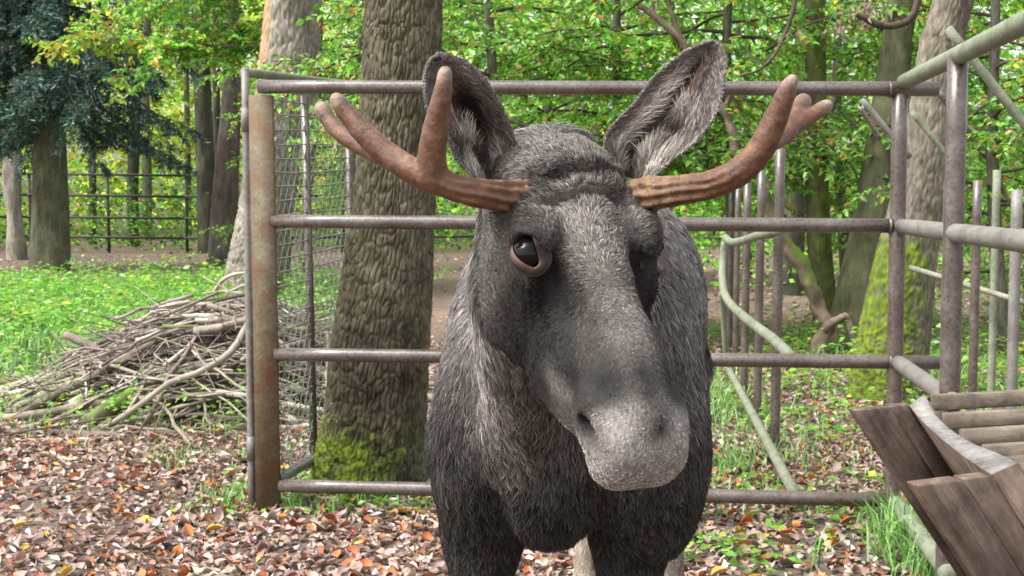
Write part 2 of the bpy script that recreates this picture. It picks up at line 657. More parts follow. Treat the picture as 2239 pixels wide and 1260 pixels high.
make_tree('oak_tree', 'rough-barked leaning oak with bright moss on one flank behind the corner post',
    [(1938, 82, 885), (1948, 78, 800), (1962, 72, 700), (1992, 60, 520), (2030, 50, 300), (2058, 46, 100), (2085, 42, 0)], 9.8, 150, 0.022, 3.0,
    plates=28, plate_h=0.10, depth=0.010, lump=0.05, c0=(0.085, 0.073, 0.058), c1=(0.225, 0.20, 0.165), seed=44, moss=flank_moss)

# ---- leaves: one array builder for every crown
def leaves(acc, pos, ax_dir, nrm, size, col, wid=0.58, fold=0.22, six=True):
    """pointed-oval leaves: pos base (n,3), ax_dir along the leaf, nrm face normal, size length"""
    n = len(pos)
    ax_dir = unit(ax_dir)
    nrm = unit(nrm - ax_dir * (nrm * ax_dir).sum(1, keepdims=True))
    sd_ = np.cross(ax_dir, nrm)
    s = np.broadcast_to(np.asarray(size), (n,))[:, None]
    if six:
        a = pos
        t = pos + ax_dir * s - nrm * s * 0.10
        m = pos + ax_dir * s * 0.5
        l1 = pos + ax_dir * s * 0.30 + sd_ * s * wid * 0.46 + nrm * s * fold * 0.8
        l2 = pos + ax_dir * s * 0.68 + sd_ * s * wid * 0.38 + nrm * s * fold * 0.5
        r1 = pos + ax_dir * s * 0.30 - sd_ * s * wid * 0.46 + nrm * s * fold * 0.8
        r2 = pos + ax_dir * s * 0.68 - sd_ * s * wid * 0.38 + nrm * s * fold * 0.5
        V = np.stack([a, t, m, l1, l2, r1, r2], 1).reshape(-1, 3)
        b = np.arange(n)[:, None] * 7
        T = np.concatenate([b + np.array(f) for f in ([0, 2, 3], [3, 2, 4], [4, 2, 1], [0, 5, 2], [5, 6, 2], [6, 1, 2])])
        acc.add(V, T, np.repeat(col, 7, 0))
    else:
        a = pos
        t = pos + ax_dir * s
        l = pos + ax_dir * s * 0.48 + sd_ * s * wid * 0.5 + nrm * s * fold * 0.5
        r = pos + ax_dir * s * 0.48 - sd_ * s * wid * 0.5 + nrm * s * fold * 0.5
        V = np.stack([a, t, l, r], 1).reshape(-1, 3)
        b = np.arange(n)[:, None] * 4
        T = np.concatenate([b + np.array(f) for f in ([0, 1, 2], [0, 3, 1])])
        acc.add(V, T, np.repeat(col, 4, 0))


def leaves_fine(acc, pos, ax_dir, nrm, size, col, wid, fold, curl):
    """oval leaves with a smooth outline, folded at the midrib and curled along their length"""
    n = len(pos)
    ax_dir = unit(ax_dir)
    nrm = unit(nrm - ax_dir * (nrm * ax_dir).sum(1, keepdims=True))
    sd_ = np.cross(ax_dir, nrm)
    s = np.broadcast_to(np.asarray(size), (n,))[:, None]
    wid, fold, curl = [np.broadcast_to(np.asarray(q_, float).reshape(-1, 1) if np.ndim(q_) else q_, (n, 1)) for q_ in (wid, fold, curl)]
    st = lambda t, side, w: pos + ax_dir * s * t + sd_ * s * side * w * wid * 0.5 + nrm * s * (abs(side) * fold * w * 0.6 + curl * (t - 0.5) ** 2 * 2)
    rows = [st(0.0, 0, 0)]
    for t, w in ((0.22, 0.74), (0.50, 1.0), (0.78, 0.66)):
        rows += [st(t, -1, w), st(t, 0, w), st(t, 1, w)]
    rows.append(st(1.0, 0, 0))
    V = np.stack(rows, 1).reshape(-1, 3)
    b = np.arange(n)[:, None] * 11
    T = np.concatenate([b + np.array(f) for f in ([0, 2, 1], [0, 3, 2], [7, 8, 10], [8, 9, 10])])
    Q = np.concatenate([b + np.array(f) for f in ([1, 2, 5, 4], [2, 3, 6, 5], [4, 5, 8, 7], [5, 6, 9, 8])])
    acc.add(V, [T, Q], np.repeat(col, 11, 0))


def palette(n, cols, wts, g, jit=0.22):
    wts = np.asarray(wts, float)
    k = g.choice(len(cols), n, p=wts / wts.sum())
    c = np.asarray(cols)[k]
    return np.clip(c * np.exp(g.normal(0, jit, (n, 1))) * (1 + g.normal(0, 0.06, (n, 3))), 0, 0.9)


GREENS = [(0.145, 0.370, 0.038), (0.205, 0.460, 0.055), (0.280, 0.500, 0.075), (0.075, 0.220, 0.030), (0.44, 0.48, 0.055), (0.50, 0.30, 0.045), (0.44, 0.18, 0.05)]
GW = [0.30, 0.30, 0.14, 0.14, 0.07, 0.035, 0.015]


def spray(acc_b, acc_l, p0, d0, length, g, leaf=0.075, ntw=12, six=True, droop=0.25, cols=GREENS, wts=GW, r0=0.012, dens=1.0, tilt=0.55):
    """one branch with side twigs in a loose plane and leaves along them"""
    n = 9
    d = unit(np.asarray(d0, float))
    pts = [np.asarray(p0, float)]
    for k in range(n):
        d = unit(d + g.normal(0, 0.10, 3) + np.array([0, 0, -droop * 0.16]))
        pts.append(pts[-1] + d * length / n)
    pts = np.array(pts)
    rad = r0 * (1 - 0.82 * np.linspace(0, 1, n + 1))
    acc_b.add(*tube(pts, rad, 5, False))
    sidev = unit(np.cross(unit(pts[-1] - pts[0]), np.array([0, 0, 1.0])) + g.normal(0, 0.25, 3))
    LP, LD = [], []
    for k in range(ntw):
        t = 0.10 + 0.90 * (k + g.random()) / ntw
        i = min(n - 1, int(t * n))
        b = pts[i] + (pts[i + 1] - pts[i]) * (t * n - i)
        ln = length * (0.34 * (1 - 0.55 * t) + 0.05) * g.uniform(0.7, 1.25)
        dv = unit(sidev * (1 if k % 2 else -1) + 0.75 * unit(pts[i + 1] - pts[i]) + g.normal(0, 0.22, 3) + np.array([0, 0, -droop * 0.5]))
        m = 4
        tp = [b]
        dd = dv
        for q in range(m):
            dd = unit(dd + g.normal(0, 0.12, 3) + np.array([0, 0, -0.10 * droop]))
            tp.append(tp[-1] + dd * ln / m)
        tp = np.array(tp)
        acc_b.add(*tube(tp, np.linspace(r0 * 0.34, r0 * 0.10, m + 1), 3, False))
        nl = max(3, int(ln / (leaf * 0.42) * dens))
        tt = (np.arange(nl) + g.random(nl)) / nl
        ii = np.minimum(m - 1, (tt * m).astype(int))
        bp = tp[ii] + (tp[ii + 1] - tp[ii]) * (tt * m - ii)[:, None]
        ax_ = unit(tp[ii + 1] - tp[ii])
        sv = unit(np.cross(ax_, np.array([0, 0, 1.0])) + 1e-4)
        sgn = np.where(np.arange(nl) % 2, 1, -1)[:, None]
        ld = unit(ax_ * 0.6 + sv * sgn + g.normal(0, 0.3, (nl, 3)) + np.array([0, 0, -0.25 - 0.25 * droop]))
        LP.append(bp)
        LD.append(ld)
    LP, LD = np.concatenate(LP), np.concatenate(LD)
    nl = len(LP)
    nv = np.array([0, 0, 1.0]) + g.normal(0, tilt, (nl, 3))
    tone = np.exp(g.normal(0, 0.18))
    leaves(acc_l, LP, LD, nv, leaf * g.uniform(0.65, 1.2, nl), palette(nl, cols, wts, g) * tone, six=six)


def leafy_tree(name, label, base, height, r, first, nbr, blen, leaf, seed, toward=None, six=True, cols=GREENS, wts=GW, zmax=None, droop=0.4, dens=1.0, stem_c=((0.07, 0.07, 0.055), (0.15, 0.14, 0.12))):
    """slim understorey tree: stem, limbs, sprays of leaves from height first upwards"""
    g = np.random.default_rng(seed)
    base = np.array([base[0], base[1], 0.0])
    root = empty(name, base)
    tag(root, label, 'tree')
    lean = g.normal(0, 0.06, 2)
    path = np.array([[base[0] + lean[0] * z + 0.05 * math.sin(z * 1.3 + seed), base[1] + lean[1] * z, z - 0.1, r * (1 - 0.75 * z / height)] for z in np.linspace(0, height, 7)])
    obj('trunk', trunk_mesh(path, 16, 0.15, lump=0.06, c0=stem_c[0], c1=stem_c[1], seed=seed), m_bark, root)
    ab, al = Acc(), Acc()
    for k in range(nbr):
        z = first + (min(height, zmax or height) - first) * (k + g.random()) / nbr
        f = np.clip(z / height, 0, 0.999) * 6
        i = int(f)
        b = path[i, :3] + (path[i + 1, :3] - path[i, :3]) * (f - i)
        az = k * 2.399 + g.normal(0, 0.4)
        dv = np.array([math.cos(az), math.sin(az), g.uniform(0.0, 0.45)])
        if toward is not None and g.random() < 0.55:
            dv = unit(np.append(np.asarray(toward) - base[:2], 0)) + g.normal(0, 0.45, 3) * np.array([1, 1, 0.4]) + np.array([0, 0, 0.15])
        ln = blen * g.uniform(0.65, 1.2) * (1 - 0.35 * z / height)
        spray(ab, al, b, dv, ln, g, leaf, int(8 + ln * 5), six, droop, cols, wts, 0.008 + 0.006 * ln, dens)
    obj('branches', ab.mesh('branches'), m_twig, root)
    obj('crown', al.mesh('crown', False), m_leaf, root)
    return root


YELLOW = [(0.36, 0.46, 0.06), (0.48, 0.52, 0.07), (0.25, 0.40, 0.05), (0.56, 0.46, 0.08), (0.14, 0.28, 0.04)]
YW = [0.3, 0.22, 0.26, 0.08, 0.14]
TREES = [
    # label, base px, distance, height, first branch, branches, length, leaf, toward
    ('young beech spreading green leaves above the top rail behind the moose', (1080, 13.0), 6.5, 1.95, 26, 2.6, 0.085, None),
    ('young beech with green and gold leaves between the ears of the moose', (1330, 14.5), 6.5, 1.9, 28, 2.7, 0.085, None),
    ('young beech with yellow and orange leaves right of the upright ear', (1590, 13.5), 6.5, 1.75, 28, 2.5, 0.085, None),
    ('leafy young beech filling the gap behind the antler tips', (1850, 15.5), 7.0, 2.0, 26, 2.5, 0.085, None),
    ('leafy young beech behind the rough-barked oak at the corner post', (2200, 12.5), 6.5, 1.3, 28, 2.1, 0.08, None),
    ('tall young beech in the wood beyond the pale leaning oak', (660, 27.0), 7.5, 2.6, 22, 3.0, 0.10, None),
    ('bushy beech sapling low behind the pole fence', (1640, 25.0), 6.5, 1.6, 24, 2.4, 0.09, None),
    ('bushy beech sapling beyond the trough corner', (2260, 16.0), 6.0, 0.5, 32, 2.4, 0.09, None),
    ('tall beech sapling standing beyond the mesh panel', (755, 21.0), 7.0, 1.2, 26, 2.5, 0.09, None),
    ('dense beech sapling in shade behind the moose shoulder', (1480, 22.0), 7.0, 1.0, 30, 2.6, 0.095, None),
    ('dense beech sapling in shade directly behind the moose head', (1190, 24.0), 7.5, 1.2, 30, 2.8, 0.095, None),
    ('broad beech sapling in the wood behind the dark beech trunk', (1930, 24.0), 7.5, 0.8, 32, 2.8, 0.095, None),
]
for k, (lab, (px, d), hgt, first, nbr, bl, lf, tw) in enumerate(TREES):
    leafy_tree('beech_sapling', lab, P(px, 600, d)[:2], hgt, 0.05 + 0.002 * d, first, nbr, bl, lf, 300 + k, zmax=2.0 + 0.175 * d, six=d < 17,
               dens=1.0 if d < 16 else 0.85)

# the long low beech branch with leaves reaching left across the gap, springing from its own stem
g = np.random.default_rng(900)
root = empty('beech_tree', P(625, 640, 21.5) * np.array([1, 1, 0]))
tag(root, 'beech whose long leafy branch reaches left in front of the fir', 'tree')
sp = P(625, 640, 21.5)
path = np.array([[sp[0], sp[1], -0.1, 0.09], [sp[0] + 0.02, sp[1], 1.6, 0.075], [sp[0] - 0.03, sp[1], 3.2, 0.065], [sp[0], sp[1], 6.0, 0.05]])
obj('trunk', trunk_mesh(path, 16, 0.15, lump=0.06, c0=(0.10, 0.095, 0.08), c1=(0.2, 0.19, 0.17), seed=77), m_bark, root)
ab, al = Acc(), Acc()
main = catmull([P(625, 70, 21.5), P(590, 92, 21.2), P(545, 103, 20.9), P(440, 100, 20.5), P(380, 110, 20.2), P(300, 88, 19.9), P(230, 85, 19.6), P(120, 92, 19.3)], 40)
ab.add(*tube(main, np.linspace(0.040, 0.010, 40), 6, False))
for k in range(3, 40):
    for q in range(2):
        spray(ab, al, main[k], np.array([-0.5, 0, 0.12]) + g.normal(0, 0.75, 3) * np.array([1, 1, 0.45]), g.uniform(0.45, 1.0) * (1.15 - 0.012 * k), g, 0.11, 8, True, 0.3,
              GREENS, [0.26, 0.3, 0.2, 0.06, 0.1, 0.06, 0.02] if k < 26 else [0.15, 0.2, 0.2, 0.02, 0.25, 0.16, 0.03], 0.006)
for k in range(26):
    z = 4.3 + 2.4 * g.random()
    spray(ab, al, np.array([sp[0], sp[1], z]), np.array([-1.0, 0, 0.0]) + g.normal(0, 0.6, 3) * np.array([1, 1, 0.3]), g.uniform(1.6, 3.2), g, 0.11, 18, True, 0.35)
obj('branches', ab.mesh('branches'), solid('pale_twig', (0.20, 0.175, 0.15), 0.8, 0.2, 0.25, 20), root)
obj('crown', al.mesh('crown', False), m_leaf, root)

# fir foliage: drooping sprays of needles
g = np.random.default_rng(31)
ab, al = Acc(), Acc()
FIRC = [(0.036, 0.080, 0.056), (0.055, 0.118, 0.082), (0.022, 0.052, 0.038), (0.095, 0.175, 0.128), (0.17, 0.28, 0.21)]
def fir_spray(p0, d0, length, pale=0.1):
    n = 8
    d = unit(np.asarray(d0, float))
    pts = [np.asarray(p0, float)]
    for k in range(n):
        d = unit(d + g.normal(0, 0.06, 3) + np.array([0, 0, -0.05]))
        pts.append(pts[-1] + d * length / n)
    pts = np.array(pts)
    ab.add(*tube(pts, np.linspace(0.03, 0.008, n + 1), 4, False))
    sv = unit(np.cross(unit(pts[-1] - pts[0]), np.array([0, 0, 1.0])))
    for k in range(int(length * 11)):
        t = g.random() ** 0.8
        i = min(n - 1, int(t * n))
        b = pts[i] + (pts[i + 1] - pts[i]) * (t * n - i)
        ln = 0.30 + 0.45 * (1 - t) * g.random()
        dv = unit(sv * (1 if k % 2 else -1) * g.uniform(0.5, 1) + 0.7 * unit(pts[i + 1] - pts[i]) + np.array([0, 0, -0.35]) + g.normal(0, 0.15, 3))
        e = b + dv * ln + np.array([0, 0, -0.10])
        m = 26
        tt = g.random(m)
        bp = b + (e - b) * tt[:, None]
        ld = unit(dv + g.normal(0, 0.75, (m, 3)))
        w = [0.34, 0.30, 0.24, 0.12 * (0.4 + pale), 0.08 * pale * 3]
        leaves(al, bp, ld, g.normal(0, 1, (m, 3)), g.uniform(0.09, 0.17, m), palette(m, FIRC, w, g, 0.25), wid=0.22, fold=0.1, six=False)
fb = fir_path[:, :3]
for k in range(105):
    z = 3.1 + 4.2 * (k / 105) + g.uniform(-0.1, 0.1)
    az = g.uniform(0, 2 * math.pi) if k % 3 else g.uniform(math.pi * 0.9, math.pi * 2.1)
    c = np.array([np.interp(z, fb[:, 2], fb[:, 0]), np.interp(z, fb[:, 2], fb[:, 1]), z])
    fir_spray(c, (math.cos(az), math.sin(az), -0.16 - 0.1 * g.random()), g.uniform(2.0, 3.8) * (1.1 - 0.04 * z), 0.45)
for (x, y, dd) in ((40, 190, 24.5), (90, 215, 24.8), (20, 215, 24.5)):
    fir_spray(np.array([fir_path[-3][0], 27.0, 4.2]), P(x, y, dd) - np.array([fir_path[-3][0], 27.0, 4.2]), 2.6, 1.6)
obj('branches', ab.mesh('branches'), m_twig, fir)
obj('crown', al.mesh('crown', False), m_needle, fir)

# the dead crooked sapling right of the moose
m_dead = col_mat('dead_wood', 0.85, 0.2, 0.0, 0.35)
def dead_tube(acc, rows, d, seg=10, mossy=None, seed=0, k=40):
    pts = catmull([[*P(q[0], q[1], d if len(q) < 4 else q[3]), q[2] * (d if len(q) < 4 else q[3]) / FPX] for q in rows], k)
    V, F = tube(pts[:, :3], pts[:, 3], seg, True, lambda i, t: 1 + 0.16 * np.sin(3 * t + 0.3 * i) + 0.14 * np.sin(0.9 * i + t) + 0.12 * np.sin(2.3 * i + 2 * t))
    n = fbm(V * 9, 3, seed)
    C = np.array([0.150, 0.115, 0.085]) * (1 + 0.9 * n + 0.5 * fbm(V * 40, 2, seed + 1))[:, None]
    if mossy:
        row = np.minimum(np.arange(len(V)) // seg, k - 1) / k
        up = unit(V[:len(V)] - np.vstack([np.repeat(pts[:, :3], seg, 0), pts[0, :3], pts[-1, :3]]))[:, 2]
        m = np.clip(up * 1.3 + 0.2 + n, 0, 1) * (row > mossy[0]) * (row < mossy[1])
        C = C + (np.array([0.11, 0.19, 0.02]) - C) * m[:, None]
    acc.add(V, F, C)
root = empty('dead_sapling', P(1790, 775, 12.2) * np.array([1, 1, 0]))
tag(root, 'crooked dead sapling with mossy bends behind the pole fence', 'dead tree')
a1 = Acc()
dead_tube(a1, [(1795, 800, 16), (1788, 765, 17), (1808, 712, 17), (1785, 660, 16), (1762, 600, 17), (1728, 545, 16), (1700, 505, 13), (1682, 440, 11), (1676, 395, 10), (1640, 365, 9), (1612, 335, 11), (1602, 290, 12), (1585, 250, 9), (1545, 185, 9), (1500, 110, 9), (1455, 55, 8), (1395, 12, 6)], 12.2, 10, (0.2, 0.55), 3, 90)
obj('trunk', a1.mesh('dead_trunk'), m_dead, root)
a1 = Acc()
dead_tube(a1, [(1800, 722, 11), (1830, 700, 9), (1852, 695, 9), (1866, 740, 9), (1878, 800, 9), (1893, 868, 7)], 12.0, 8, None, 5, 30)
obj('branch', a1.mesh('dead_branch'), m_dead, root)
a1 = Acc()
dead_tube(a1, [(1495, 108, 7), (1478, 60, 6), (1462, 10, 5), (1450, -40, 4)], 12.2, 8, None, 6, 16)
obj('branch', a1.mesh('dead_branch'), m_dead, root)
a1 = Acc()
dead_tube(a1, [(1580, 245, 5), (1590, 220, 4), (1600, 205, 3)], 12.2, 6, None, 7, 8)
obj('branch', a1.mesh('dead_branch'), m_dead, root)

# thin arching dead branches with shrivelled leaves, hanging in front of the right-hand trees
for k, (rows, lab) in enumerate([
    ([(1870, 30, 5), (1900, 45, 7), (1945, 58, 8), (1985, 45, 8), (2005, 10, 8), (2010, -60, 8)], 'dark bare branch sagging above the corner of the fence'),
    ([(1620, 165, 2.5), (1655, 155, 3), (1690, 125, 4), (1712, 85, 4), (1735, 20, 5), (1745, -60, 6)], 'thin dark twig hanging beside the upright ear'),
    ([(2105, 285, 4), (2140, 320, 5), (2170, 360, 5), (2200, 430, 5), (2225, 470, 4), (2260, 520, 3)], 'pale bare branch arching down behind the thick fence post')]):
    a1 = Acc()
    dead_tube(a1, rows, 10.5 + k, 6, None, 50 + k, 24)
    o = obj('hanging_branch', a1.mesh('hanging_branch'), m_twig if k < 2 else m_dead)
    tag(o, lab, 'branch')
    if k < 2:
        gl_ = np.random.default_rng(95 + k)
        am = Acc()
        spots = ((1880, 35), (1845, 60), (1905, 20)) if k == 0 else ((1720, 70),)
        for (sx_, sy_) in spots:
            m_ = 26 if k == 0 else 8
            pp = np.array([P(sx_ + gl_.normal(0, 22), sy_ + gl_.normal(0, 14), 10.5 + k + gl_.normal(0, 0.1)) for _ in range(m_)])
            leaves(am, pp, gl_.normal(0, 1, (m_, 3)) + np.array([0, 0, -1.2]), gl_.normal(0, 1, (m_, 3)), gl_.uniform(0.04, 0.085, m_), palette(m_, [(0.36, 0.27, 0.20), (0.26, 0.17, 0.12), (0.42, 0.34, 0.28)], [1, 1, 1], gl_), wid=0.4, fold=0.5)
        obj('shrivelled_leaves', am.mesh('shrivelled_leaves', False), m_leaf, o)

# ---- the wood beyond: too far to tell its trees apart
g = np.random.default_rng(77)
al = Acc()
def far_leaves(n, x0, x1, y0, y1, z0, z1, size, cols, wts, ncl, spread, seed):
    g = np.random.default_rng(seed)
    c = np.stack([g.uniform(x0, x1, ncl), g.uniform(y0, y1, ncl), z0 + (z1 - z0) * g.random(ncl) ** 0.9], -1)
    tone = np.exp(g.normal(0, 0.42, ncl))
    k = g.integers(0, ncl, n)
    p = c[k] + g.normal(0, 1, (n, 3)) * np.asarray(spread)
    p[:, 2] = np.abs(p[:, 2]) + 0.02
    leaves(al, p, g.normal(0, 1, (n, 3)) * np.array([1, 1, 0.6]), g.normal(0, 1, (n, 3)) + np.array([0, -0.3, 0.8]), size * g.uniform(0.6, 1.4, n),
           palette(n, cols, wts, g, 0.25) * tone[k][:, None], wid=0.62, six=False)
far_leaves(34000, -30, -3, 44, 66, 0.3, 13, 0.30, YELLOW, YW, 420, (1.2, 1.0, 0.45), 1)
far_leaves(30000, -8, 34, 40, 62, 0.3, 13, 0.30, GREENS, [0.34, 0.26, 0.12, 0.22, 0.05, 0.01, 0.0], 420, (1.2, 1.0, 0.5), 2)
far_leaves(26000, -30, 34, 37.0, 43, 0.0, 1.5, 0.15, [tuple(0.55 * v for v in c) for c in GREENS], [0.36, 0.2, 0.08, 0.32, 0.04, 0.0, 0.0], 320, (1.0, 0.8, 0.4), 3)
far_leaves(24000, -40, 40, 66, 95, 0.2, 19, 0.55, GREENS + YELLOW, [0.2, 0.2, 0.1, 0.2, 0.03, 0, 0, 0.08, 0.06, 0.08, 0.01, 0.04], 420, (2.2, 1.5, 0.9), 4)
far_leaves(14000, 2.0, 16, 18, 34, 0.1, 2.4, 0.11, GREENS, [0.36, 0.24, 0.1, 0.26, 0.04, 0, 0], 160, (0.8, 0.8, 0.4), 5)
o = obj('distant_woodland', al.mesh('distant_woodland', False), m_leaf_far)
tag(o, 'green and yellow foliage of the wood beyond the far fence', 'woodland', kind='stuff')
# ------------------------------------------------------------------ fences and gates
def steel(name, c0, c1, c2, rough=0.42, spec=0.5):
    m, nt, b, o = mat(name)
    f = noise_tex(nt, 7, 6, 0.65)
    f2 = noise_tex(nt, 60, 4, 0.6)
    c = ramp(nt, f, [(0.30, c0), (0.52, c1), (0.72, c2)])
    c = mix(nt, 1.0, c, ramp(nt, f2, [(0.3, (0.7, 0.7, 0.7)), (0.7, (1.3, 1.28, 1.25))]), 'MULTIPLY')
    nt.links.new(c, b.inputs['Base Color'])
    nt.links.new(ramp(nt, f2, [(0.3, (rough - 0.1,) * 3), (0.7, (rough + 0.15,) * 3)]), b.inputs['Roughness'])
    b.inputs['Specular IOR Level'].default_value = spec
    bump(nt, b, f2, 0.25, 0.004)
    return m


m_pipe = steel('brown_pipe', (0.058, 0.040, 0.032), (0.088, 0.071, 0.061), (0.130, 0.114, 0.102), 0.30, 0.7)
m_pipe_green = steel('algae_pipe', (0.120, 0.135, 0.090), (0.185, 0.205, 0.145), (0.250, 0.260, 0.205), 0.6, 0.3)
m_rust = steel('rusty_steel', (0.125, 0.050, 0.030), (0.125, 0.100, 0.060), (0.190, 0.165, 0.125), 0.7, 0.3)
m_galv = steel('galvanised', (0.120, 0.108, 0.098), (0.170, 0.160, 0.148), (0.225, 0.218, 0.205), 0.5, 0.5)
m_wire = steel('mesh_wire', (0.16, 0.175, 0.145), (0.22, 0.24, 0.20), (0.30, 0.31, 0.27), 0.5, 0.5)


def pipe(name, a, b, r, mt, parent, seg=16, n=10, sag=0.0):
    t = np.linspace(0, 1, n)[:, None]
    p = np.asarray(a) * (1 - t) + np.asarray(b) * t
    p[:, 2] -= sag * 4 * (t * (1 - t))[:, 0]
    return obj(name, mk_mesh(name, *tube(p, r, seg)), mt, parent)


# front panel: four rails between the rusty gate post and the corner post
corner = G(1966, 1165)
panel = empty('pipe_fence_panel', G(1280, 1140))
tag(panel, 'brown steel pipe fence panel with four rails directly behind the moose', 'fence')
RD0, RD1 = 6.32, 5.96
rails = [((566, 190, RD0), (2052, 195, 5.93)), ((596, 484, RD0), (1962, 494, RD1)), ((602, 775, RD0), (2056, 793, 5.94)), ((612, 1062, RD0), (1952, 1094, RD1))]
for a, b in rails:
    pipe('rail', P(*a), P(*b), 0.0335, m_pipe, panel, 20)
c_top = P(1968, 186, RD1)
pipe('post', np.array([corner[0], RD1, -0.3]), np.array([c_top[0], RD1, c_top[2]]), 0.037, m_pipe, panel, 20)
for a, b in ((rails[0], None), (rails[1], None), (rails[2], None)):
    q = P(*a[1])
    j = np.array([P(1966, a[1][1], RD1)[0], RD1, q[2]])
    V, F = tube([j + np.array([-0.05, 0.0, 0]), j + np.array([-0.038, 0.0, 0])], 0.0385, 18)
    obj('weld_collar', mk_mesh('weld_collar', V, F), m_pipe, panel)

# side panel running from the corner post towards the camera
side = empty('pipe_fence_panel', (corner[0] - 0.2, 4.6, 0))
tag(side, 'pipe fence panel turning the corner beside the wooden trough', 'fence')
SDIR = np.array([0.122, 1.0, 0.0])
cx = P(1968, 500, RD1)[0]
for (y, dz, mt) in ((190, 0.02, m_pipe_green), (495, 0.0, m_galv), (792, 0.0, m_galv), (1092, -0.01, m_pipe_green)):
    z = P(1968, y, RD1)[2] + dz
    s = np.array([cx, RD1 - 0.02, z])
    pipe('rail', s, s - SDIR * (3.62 if y < 500 else 1.17), 0.036, mt, side, 20)
for t, r in ((1.12, 0.038), (3.6, 0.038)):
    b = np.array([cx, RD1, 0]) - SDIR * t
    zt = P(1968, 190, RD1)[2]
    pipe('post', b + np.array([0, 0, -0.3]), b + np.array([0, 0, zt + 0.012]), r, m_pipe, side, 20)

# rusty gate post: flat steel section beside a round hinge pipe
gp = G(586, 1116)
gate_post = empty('gate_post', (gp[0], gp[1], 0))
tag(gate_post, 'rusty flat steel gate post at the end of the fence panel', 'post')
def slab_px(rows, d, depth):
    """upright slab whose left and right edges pass through pixel rows (xl, xr, y)"""
    f = [P(r[0], r[2], d) for r in rows] + [P(r[1], r[2], d) for r in reversed(rows)]
    V, F = prism(np.array(f), np.array([0, depth, 0]))
    return V, F
V, F = slab_px([(560, 611, 1150), (553, 603, 700), (543, 594, 208)], 6.30, 0.055)
obj('steel_section', mk_mesh('steel_section', V, F, None, False), m_rust, gate_post)
# dark seam and hinge pipe
pipe('hinge_pipe', P(552, 1130, 6.36), P(536, 150, 6.36), 0.0195, m_galv, gate_post, 14)
V, F = slab_px([(552, 562, 1100), (535, 545, 240)], 6.345, 0.02)
obj('hinge_flange', mk_mesh('hinge_flange', V, F, None, False), m_pipe, gate_post)
for y in (262, 980):
    V, F = tube([P(536 + (y - 150) * 0.0165, y - 26, 6.36), P(536 + (y - 150) * 0.0165, y + 26, 6.36)], 0.024, 14)
    obj('hinge_sleeve', mk_mesh('hinge_sleeve', V, F), m_galv, gate_post)

# mesh gate leaf running back from the gate post
MD = np.array([0.232, 1.0, 0.033])
mesh_gate = empty('mesh_gate', G(640, 1050))
tag(mesh_gate, 'wire mesh gate leaf with crimped wires between rusty post and oak', 'gate')
A_b = P(616, 1046, 6.40)
A_t = P(592, 200, 6.40)
up_v = A_t - A_b
pipe('bottom_pipe', A_b - MD * 0.03, A_b + MD * 0.44, 0.026, m_galv, mesh_gate, 14)
pipe('top_pipe', P(534, 158, 6.38), P(534, 158, 6.38) + MD * np.array([1.6, 1, 1]) * 0.95 + np.array([0.03, 0, -0.01]), 0.0235, m_pipe_green, mesh_gate, 14)
for t in (0.42, 1.06):
    b = A_b + MD * t
    V, F = prism(np.array([b + np.array([-0.02, 0, -0.02]), b + np.array([0.022, 0.0, -0.02]), b + up_v * 1.0 + np.array([0.022, 0, 0]), b + up_v + np.array([-0.02, 0, 0])]), np.array([0.0, 0.012, 0]))
    obj('upright_bar', mk_mesh('upright_bar', V, F, None, False), m_pipe, mesh_gate)
wacc = Acc()
ML_ = 1.10
for k in range(27):
    f = (k + 0.4) / 27
    b = A_b + up_v * f
    t = np.linspace(0, ML_, 24)[:, None]
    w = np.array([0, 0, 1.0]) * (0.004 * np.sin(t * 6 + k))
    wacc.add(*tube(b + MD * t + w, 0.0036, 4, False))
for k in range(30):
    t0 = ML_ * (k + 0.5) / 30
    f = np.linspace(0.0, 0.99, 27 * 6)[:, None]
    b = A_b + MD * t0 + up_v * f
    cr = 0.0075 * np.sin(f * 27 * math.pi * 1.0 + k * math.pi)
    wacc.add(*tube(b + np.array([0.6, 0.8, 0]) * cr, 0.0024, 3, False))
o = obj('wire_mesh', wacc.mesh('wire_mesh'), m_wire, mesh_gate)
o['kind'] = 'stuff'

# open hoop-ended gate and pole fence to the right of the moose
pole_fence = empty('pole_fence', G(1660, 940))
tag(pole_fence, 'row of upright brown poles receding behind the fence panel', 'fence')
for (x, yt, yb, wd) in ((1693, 325, 992, 22), (1655, 372, 914, 18), (1626, 400, 866, 17), (1607, 410, 800, 14), (1592, 420, 775, 11)):
    q = G(x, yb)
    tz = P(x, yt, q[1])[2]
    pipe('pole', q + np.array([0, 0, -0.3]), np.array([q[0] + 0.01, q[1], tz]), wd * q[1] / FPX / 2, m_pipe, pole_fence, 12)
for (a, b) in ((1, 3),):
    pass
hoop = empty('pipe_gate', G(1735, 1100))
tag(hoop, 'open pale green pipe gate with rounded corner, seen end on', 'gate')
def px_tube(name, rows, r, mt, parent, n=30, seg=12):
    c = catmull([P(*q) for q in rows], n)
    return obj(name, mk_mesh(name, *tube(c, r, seg)), mt, parent)
px_tube('bottom_pipe', [(1737, 1078, 6.15), (1690, 990, 7.0), (1640, 895, 8.4), (1604, 828, 9.9), (1588, 796, 10.8)], 0.028, m_pipe_green, hoop)
px_tube('middle_pipe', [(1730, 780, 6.15), (1690, 742, 6.6), (1640, 704, 7.5), (1600, 668, 8.6), (1584, 640, 9.2), (1579, 600, 9.5), (1581, 560, 9.6), (1585, 530, 9.6)], 0.029, m_pipe_green, hoop)
px_tube('top_pipe', [(1700, 505, 7.2), (1660, 515, 7.9), (1625, 526, 8.6), (1600, 530, 9.2), (1586, 520, 9.6)], 0.028, m_pipe_green, hoop)
px_tube('end_pipe', [(1588, 800, 10.4), (1582, 700, 10.3), (1578, 640, 10.2)], 0.022, m_pipe_green, hoop)

